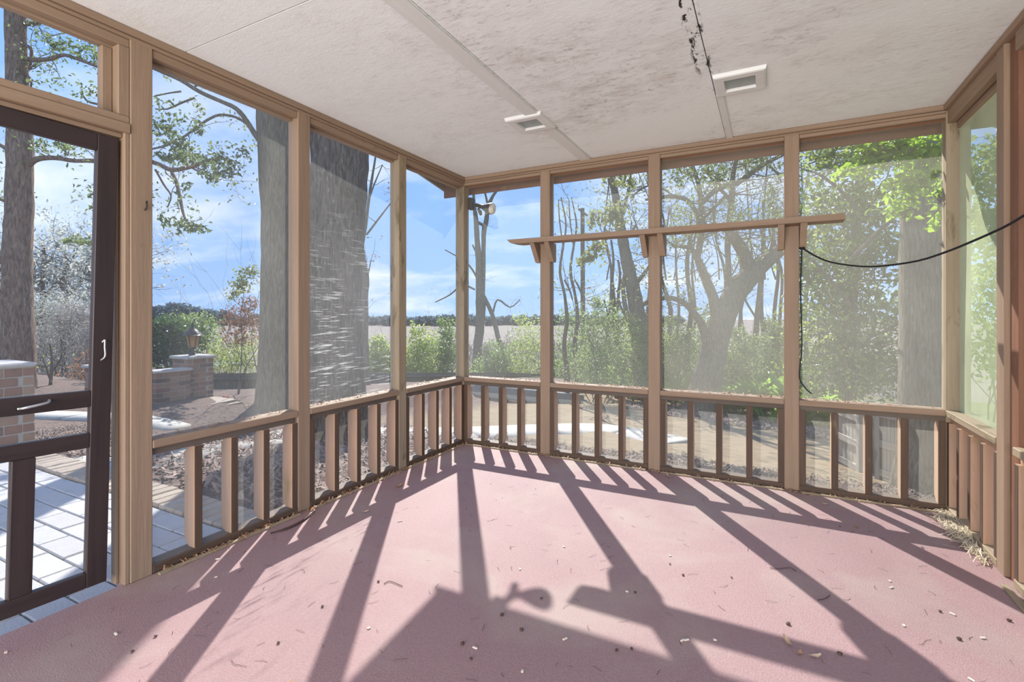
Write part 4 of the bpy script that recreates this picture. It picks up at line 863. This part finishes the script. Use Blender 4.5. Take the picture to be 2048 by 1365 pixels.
tree('leaning_oak', 'big leaning oak with forked limbs in the third back bay', gnd(1405, 826),
     [(1402, 830, 80), (1410, 780, 62), (1420, 735, 54), (1430, 690, 50), (1445, 640, 47), (1464, 598, 45), (1488, 565, 42), (1512, 540, 36), (1542, 515, 28), (1575, 492, 22), (1622, 470, 18), (1680, 440, 12)],
     [[(1500, 560, 26), (1494, 525, 25), (1482, 498, 24), (1470, 478, 21), (1458, 464, 14), (1444, 458, 9)],
      [(1414, 690, 20), (1405, 655, 16), (1392, 632, 14), (1375, 612, 12), (1356, 600, 11), (1330, 596, 10), (1300, 605, 6)],
      [(1436, 640, 26), (1430, 610, 22), (1424, 590, 20), (1412, 560, 18), (1402, 535, 16), (1392, 512, 13), (1378, 496, 9), (1345, 492, 6)],
      [(1462, 590, 10), (1459, 560, 11), (1456, 520, 11), (1455, 480, 11), (1460, 430, 11), (1464, 390, 12), (1466, 350, 10), (1475, 310, 7), (1485, 260, 5)],
      [(1395, 515, 12), (1401, 480, 13), (1404, 440, 13), (1402, 400, 10), (1396, 365, 8), (1385, 330, 6), (1375, 290, 4)],
      [(1402, 410, 9), (1425, 385, 11), (1450, 372, 13), (1475, 366, 12), (1500, 348, 11), (1530, 328, 9), (1575, 305, 7)],
      [(1402, 470, 8), (1395, 432, 9), (1378, 404, 9), (1355, 394, 9), (1325, 394, 8), (1290, 400, 5)],
      [(1462, 400, 6), (1440, 378, 7), (1420, 352, 5), (1412, 320, 4)], [(1404, 440, 6), (1425, 420, 6), (1450, 392, 5)], [(1498, 352, 5), (1490, 330, 5), (1486, 290, 3)], [(1535, 328, 5), (1555, 348, 4), (1562, 365, 3)], [(1535, 518, 6), (1545, 485, 6), (1548, 450, 4)]],
     BARK_G, 90, 1.0, .022, 2, 2600, .085, LF_LIVE, rough=.05, seg=16, blobs=[(1370, 345, 40, 30, 10.5, 260), (1440, 350, 50, 26, 10.5, 320), (1530, 320, 45, 16, 10.5, 220), (1480, 430, 40, 30, 10.4, 120), (1360, 440, 40, 40, 10.5, 160), (1550, 420, 20, 50, 10, 220)])
tree('slender_tree', 'straight dark slender trunk right of the leaning oak', gnd(1503, 812), [(1503, 815, 15), (1508, 740, 13), (1512, 660, 11), (1517, 600, 9), (1523, 540, 8), (1528, 480, 6), (1526, 400, 4)], [[(1514, 640, 4), (1490, 600, 4), (1480, 575, 3)]], BARK_G, 10, .9, .01, 1, 60, .08, LF_OAK, rough=.06, seg=8)
tree('oak_tree', 'stout grey trunk close outside the right end of the back wall', gnd(1842, 985),
     [(1842, 1000, 118), (1843, 960, 96), (1845, 880, 84), (1846, 780, 80), (1846, 650, 78), (1845, 520, 76), (1844, 400, 72), (1842, 300, 68), (1838, 150, 64), (1834, -100, 56)],
     [([(1838, 330, 18), (1805, 312, 13), (1760, 318, 10), (1715, 330, 6), (1690, 345, 4)], -.1), ([(1850, 360, 14), (1880, 330, 10), (1920, 290, 7)], .3)], BARK_G, rough=.03, seg=24)

# magnolia: dense glossy foliage in the right bay
mg = empty('magnolia_tree', (*at(1700, 815, 7.6).xy, g(*at(1700, 815, 7.6).xy)), 'dense glossy magnolia filling the right bay, leaves coloured a sunlit lime at the top', 'tree')
lp, lr = limb_pts([(1700, 860, 26), (1698, 700, 24), (1705, 560, 20), (1715, 420, 16), (1722, 300, 12), (1728, 180, 8)], 7.6)
tube('trunk', lp, lr, BARK_L, mg, 8, 3, .05)
tb = Tubes(); tips = []
for k in range(70):
    p, r = random.choice(list(zip(lp, lr))[1:]); grow(tb, tips, p, (random.gauss(0, 1), random.gauss(0, 1), random.gauss(.1, .5)), random.uniform(.8, 1.5), .018, 2)
for q in ([(1700, 520, 8), (1740, 480, 7), (1790, 430, 6), (1830, 405, 4)], [(1715, 420, 8), (1680, 380, 6), (1640, 350, 5), (1610, 340, 3)], [(1720, 350, 7), (1760, 330, 6), (1810, 322, 5), (1860, 300, 3)], [(1700, 610, 8), (1660, 560, 6), (1625, 520, 4)]):
    a, b = limb_pts(q, 6.6, -1.0); tube('limb', a, b, BARK_L, mg, 6, 3, .08)
o = tb.build('twigs', BARK_L, mg); o['kind'] = 'stuff'
C = [blob(1690, 640, 105, 95, 7.8, 2300, .9, 5), blob(1650, 520, 60, 80, 7.6, 1100, .8, 5), blob(1740, 500, 60, 70, 7.4, 1000, .8, 5), blob(1700, 400, 100, 55, 7.4, 1100, .8, 5), blob(1660, 740, 90, 55, 7.9, 1200, .8, 5), blob(1650, 330, 60, 45, 7.2, 420, .7, 5), blob(1760, 740, 50, 60, 7.0, 500, .5, 5), blob(1890, 560, 20, 200, 8.2, 500, .6, 5)]
C = np.vstack(C); RNG.shuffle(C); cutn = int(len(C) * .70)
leaves('foliage', C[:cutn], .110, LF_MAG, mg, elong=2.2)
leaves('painted_sunlit_foliage', C[cutn:], .100, LF_SHR, mg, elong=2.0)['label'] = 'paler yellow-green leaves'  # yellower leaf colour imitates sunlit leaves, scattered at random
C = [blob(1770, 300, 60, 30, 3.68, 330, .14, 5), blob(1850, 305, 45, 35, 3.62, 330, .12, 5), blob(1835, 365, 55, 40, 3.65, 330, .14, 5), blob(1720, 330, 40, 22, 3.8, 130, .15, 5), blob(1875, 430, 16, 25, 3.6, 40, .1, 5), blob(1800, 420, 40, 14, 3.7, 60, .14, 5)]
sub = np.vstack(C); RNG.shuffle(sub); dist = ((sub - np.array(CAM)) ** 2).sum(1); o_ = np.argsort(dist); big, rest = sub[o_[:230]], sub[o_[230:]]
leaves('sunlit_tone_foliage', rest, .062, LF_LIME, mg, elong=1.8)
LFM = leafm = None
def big_leaf(L, Wd):
    V = []; n = 6
    for i in range(n + 1):
        t = i / n; w = Wd * math.sin(math.pi * min(1, .06 + t * .93)) ** .75 / 2; x = (t - .5) * L; z = -.25 * L * (t - .5) ** 2 * 2
        V += [(x, -w, z + w * .35), (x, 0, z), (x, w, z + w * .35)]
    return np_mesh('leaf', V, [(i*3+j, i*3+3+j, i*3+4+j, i*3+1+j) for i in range(n) for j in range(2)], True)
BLM = [big_leaf(.072, .036), big_leaf(.06, .032), big_leaf(.082, .037)]
for i, p in enumerate(big):
    obj('leaf', BLM[i % 3], LF_LIME if i % 4 else LF_MAG, mg, tuple(p), (random.gauss(0, .7), random.gauss(.2, .6), random.uniform(0, 6.3)))

# foliage beyond the right wall, seen through its screen
def shrub(name, label, px, pyb, d, parts_, lmat, sz, stems=6, elong=2.0, cat='shrub', group=None, dens=1.0, stemr=.012, bark=BARK_L):
    c = at(px, pyb, d); gz_ = g(c.x, c.y); t = empty(name, (c.x, c.y, gz_), label, cat, group)
    tb = Tubes(); tips = []
    top = at(px, min(q[1] for q in parts_), d).z
    for k in range(stems): grow(tb, tips, (c.x + random.gauss(0, .12), c.y + random.gauss(0, .12), gz_ - .03), (random.gauss(0, .35), random.gauss(0, .35), 1), max(.3, (top - gz_) * .9), stemr, 2, .3, .5)
    o = tb.build('stems', bark, t); o['kind'] = 'stuff'
    C = np.vstack([blob(q[0], q[1], q[2], q[3], d + (q[5] if len(q) > 5 else 0), int(q[4] * dens)) for q in parts_])
    C = C[C[:, 2] > np.array([g(x, y) for x, y in C[:, :2]]) + .01]
    leaves('foliage', C, sz, lmat, t, elong=elong); return t
shrub('evergreen_tree', 'lime lit evergreen beyond the right wall screen', 1990, 900, 6.5, [(1985, 330, 60, 60, 700), (1975, 440, 50, 70, 700), (2000, 560, 60, 80, 600), (1990, 700, 70, 70, 500)], LF_MID, .10, 5, cat='tree')
# beds along the marsh
shrub('camellia_bush', 'dark glossy camellia bush left of the lantern', 350, 760, 10.5, [(345, 695, 50, 48, 2600), (330, 660, 34, 28, 900), (385, 670, 26, 24, 500), (250, 720, 40, 44, 1000)], LF_DARK, .085, 8)
shrub('russet_bush', 'russet leaved bush arching over the fence by the pale trunk', 490, 780, 11.5, [(480, 640, 36, 26, 420), (500, 610, 26, 16, 200), (470, 675, 30, 18, 220), (510, 660, 20, 30, 160)], LF_BRN, .075, 7)
shrub('yellow_green_bush', 'yellow-green feathery bush right of the lantern', 445, 770, 12, [(450, 720, 44, 34, 1300), (490, 705, 36, 38, 900), (420, 690, 26, 26, 300)], LF_SHR, .06, 7)
shrub('leafy_sapling', 'small leafy crown hanging left of the pale trunk', 500, 780, 9.2, [(490, 552, 24, 16, 160), (478, 575, 26, 16, 170), (462, 592, 14, 10, 50), (505, 540, 16, 10, 70)], LF_OAK, .065, 3, cat='tree')
shrub('brown_shrub', 'brown leafed shrub with pale orange tips behind the camellia', 390, 740, 14, [(400, 650, 46, 26, 500), (360, 640, 40, 16, 260), (420, 672, 30, 24, 280)], LF_MID, .085, 6)
for k, (px, d, w, top, m, lab) in enumerate(((835, 19.5, 44, 655, LF_SHR, 'yellow-green shrub before the marsh between the left posts'), (888, 21, 34, 640, LF_MID, 'bright green shrub before the marsh just left of the corner post'), (755, 18.5, 40, 675, LF_SHR, 'low yellow-green shrub beside the broad dark trunk'),
        (1045, 25, 50, 632, LF_SHR, 'bright yellow-green shrub right of the twin-stem tree'), (985, 23.5, 44, 690, LF_MID, 'low leafy shrub at the foot of the twin-stem tree'), (1140, 24, 52, 622, LF_MID, 'green shrub below the saplings by the pole'), (1200, 14, 50, 600, LF_MID, 'feathery green shrub left of the vine-wrapped stem'), (1262, 16, 46, 630, LF_SHR, 'pale green shrub behind the vine-wrapped stem'), (1345, 15, 46, 640, LF_MID, 'green shrub left of the leaning oak'), (1475, 14, 50, 660, LF_MID, 'dark green shrub right of the leaning oak foot'), (1545, 15, 50, 640, LF_MID, 'green shrub beside the straight slender trunk'), (1410, 20, 70, 620, LF_MID, 'broad green thicket far behind the leaning oak'), (1300, 21, 60, 630, LF_MID, 'green thicket far behind the middle back post'))):
    h = 775 - top
    shrub('garden_shrub', lab, px, 785, d, [(px, top + h * .62, w, h * .40, 1700), (px + 10, top + h * .30, w * .72, h * .32, 900), (px - 22, top + h * .8, w, h * .26, 1100), (px + 22, 768, w, 18, 500), (px - 5, top + 8, w * .3, 16, 120)], m, .085 if d < 18 else .12, 9)
# grey winter thicket at the left
for px, d, top, lab in ((150, 15, 610, 'grey winter thicket right of the tall pine'), (215, 14, 640, 'grey winter thicket beside the door stile'), (95, 18, 590, 'tall grey-green thicket behind the tall pine'), (-10, 17, 600, 'grey winter thicket left of the tall pine')):
    shrub('winter_thicket', lab, px, 800, d, [(px, (top + 790) / 2, 62, (790 - top) / 2, 3000), (px + 10, top + 30, 55, 34, 1100)], LF_TWG if px != 95 else LF_GRY, .17, 18, 8.0, stemr=.016)
shrub('dry_bush', 'rust coloured dry bush low behind the door frame', 190, 800, 11, [(190, 740, 40, 36, 700), (225, 765, 26, 30, 300)], LF_BRN, .07, 8)
tree('sapling', 'small bare forked sapling beside the left brick pillar', 9.5, [(101, 800, 7), (101, 770, 6), (103, 740, 5), (104, 715, 4), (100, 690, 3)], [[(102, 765, 4), (92, 735, 3), (85, 715, 2)], [(103, 745, 4), (118, 725, 3), (125, 705, 2)]], BARK_L, 10, .4, .006, 1, 14, .06, LF_SHR, rough=.05, seg=6)
for px, top, d, lab in ((85, 480, 30, 'moss-hung grey tree just right of the tall pine, far off'), (130, 500, 32, 'spreading moss-hung oak far beyond the thicket'), (195, 470, 26, 'dark moss-hung tree far off against the door stile'), (-5, 480, 28, 'moss-hung tree far off left of the tall pine')):
    tree('mossy_tree', lab, d, [(px, 660, 14), (px + 2, 600, 11), (px - 2, 560, 9), (px + 3, 520, 7), (px, top, 4)], [[(px, 600, 7), (px + 25, 570, 5), (px + 50, 545, 3)], [(px, 580, 6), (px - 22, 550, 5), (px - 40, 535, 3)], [(px, 550, 5), (px + 18, 515, 4), (px + 30, 490, 2)]], BARK_L, 30, 2.0, .04, 2, 1100, .26, LF_GRY, rough=.05, seg=8, blobs=[(px, 560, 40, 40, d, 300), (px + 20, 600, 45, 24, d, 300)], elong=3)

# thin bare woods on the right
spots = [(1335, 16), (1352, 21), (1374, 16), (1386, 24), (1440, 22), (1476, 18), (1492, 24), (1530, 19), (1548, 17), (1556, 27), (1612, 20), (1640, 25), (1212, 24), (1302, 18)]
ordn = {}
for px, d in sorted(spots):
    bay = 'third back bay' if 1320 < px < 1580 else ('right back bay' if px > 1580 else 'second back bay'); ordn[bay] = ordn.get(bay, -1) + 1
    lab = 'thin bare grey tree, %s from the left of those in the %s' % (ORD[ordn[bay]], bay)
    w = random.uniform(.10, .22) * F / d; top = random.uniform(300, 430); lean = random.uniform(-14, 14); j = lambda s=13: random.uniform(-s, s)
    tree('bare_tree', lab, d, [(px, 700, w), (px + lean * .2 + j(), 620, w * .85), (px + lean * .5 + j(), 540, w * .7), (px + lean * .8 + j(), 460, w * .5), (px + lean + j(), top, w * .25)],
         [[(px + lean * .4, 560, w * .4), (px + lean * .4 + j(20), 510, w * .3), (px + j(34), 450, w * .2)], [(px + lean * .7, 480, w * .4), (px + lean + j(26), 430, w * .25), (px + lean + j(40), top, w * .1)]],
         BARK_L, 14, 1.6, .03, 2, 70, .13, LF_OAK, group='thin bare trees in the woods', rough=.05, seg=6)

# palmettos
def frond(n=13, L=.42):
    V = []; Fc = []
    for i in range(n):
        a = (i - (n - 1) / 2) / ((n - 1) / 2) * 1.9; l = L * (1 - .18 * abs(a) / 1.9); dx, dy = math.cos(a), math.sin(a); w = .017
        p = [(0, 0, 0), (dx*l*.45 - dy*w, dy*l*.45 + dx*w, .03), (dx*l, dy*l, -.07 - .03*random.random()), (dx*l*.45 + dy*w, dy*l*.45 - dx*w, .03)]
        b = len(V); V += p; Fc += [(b, b+1, b+2), (b, b+2, b+3)]
    V2 = [(v[0] + .32, v[1], v[2] + .0) for v in V]; b = len(V2); V2 += [(0, -.006, 0), (0, .006, 0), (.33, 0, .012)]; Fc.append((b, b+1, b+2))
    return np_mesh('frond', V2, Fc)
FR = [frond(), frond(15, .46), frond(11, .38)]
pal = [(1345, 800, 'leftmost palmetto under the back rail by the lawn edge'), (1362, 815, 'palmetto left of the leaning oak foot'), (1450, 820, 'palmetto just right of the leaning oak foot'), (1478, 828, 'palmetto seen in the middle of the third back bay'), (1512, 836, 'palmetto at the foot of the straight slender trunk'), (1545, 842, 'palmetto beside the right end of the third back bay'), (1615, 850, 'palmetto at the left of the right back bay'), (1640, 838, 'palmetto behind the leftmost picket panel'), (1250, 790, 'palmetto below the vine-wrapped stem'), (1272, 795, 'bright palmetto at the foot of the leaning grey tree'), (1700, 800, 'palmetto in front of the magnolia')]
for px, py, lab in pal:
    d = gnd(px, py); c = at(px, py, d); t = empty('palmetto', c, lab, 'palmetto')
    for k in range(11):
        a = k * 2.4 + random.random(); el = random.uniform(.35, 1.25)
        o = obj('frond', FR[k % 3], LF_PALM, t, c + Vector((0, 0, random.uniform(.02, .12))), (random.gauss(0, .3), -el, a)); s = random.uniform(1.25, 1.9); o.scale = (s, s, s)

# ------------------------------------------------------------------ far shore
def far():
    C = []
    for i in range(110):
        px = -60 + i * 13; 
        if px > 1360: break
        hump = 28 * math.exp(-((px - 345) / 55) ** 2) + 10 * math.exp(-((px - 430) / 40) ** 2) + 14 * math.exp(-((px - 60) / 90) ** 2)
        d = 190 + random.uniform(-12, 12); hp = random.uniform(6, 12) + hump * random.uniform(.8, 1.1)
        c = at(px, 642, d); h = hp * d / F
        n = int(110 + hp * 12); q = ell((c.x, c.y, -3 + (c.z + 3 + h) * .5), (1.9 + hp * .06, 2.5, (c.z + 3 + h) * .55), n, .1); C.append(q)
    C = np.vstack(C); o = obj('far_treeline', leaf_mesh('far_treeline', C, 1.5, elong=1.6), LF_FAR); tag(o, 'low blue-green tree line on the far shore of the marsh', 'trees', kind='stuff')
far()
strands('marsh_reeds', 6000, lambda: (random.uniform(-30, 10), random.uniform(25, 60), -3.0), 1.0, .05, MARSH, 'pale brown reeds at the near edge of the marsh', 'reeds', lift=.4, tilt=.8)
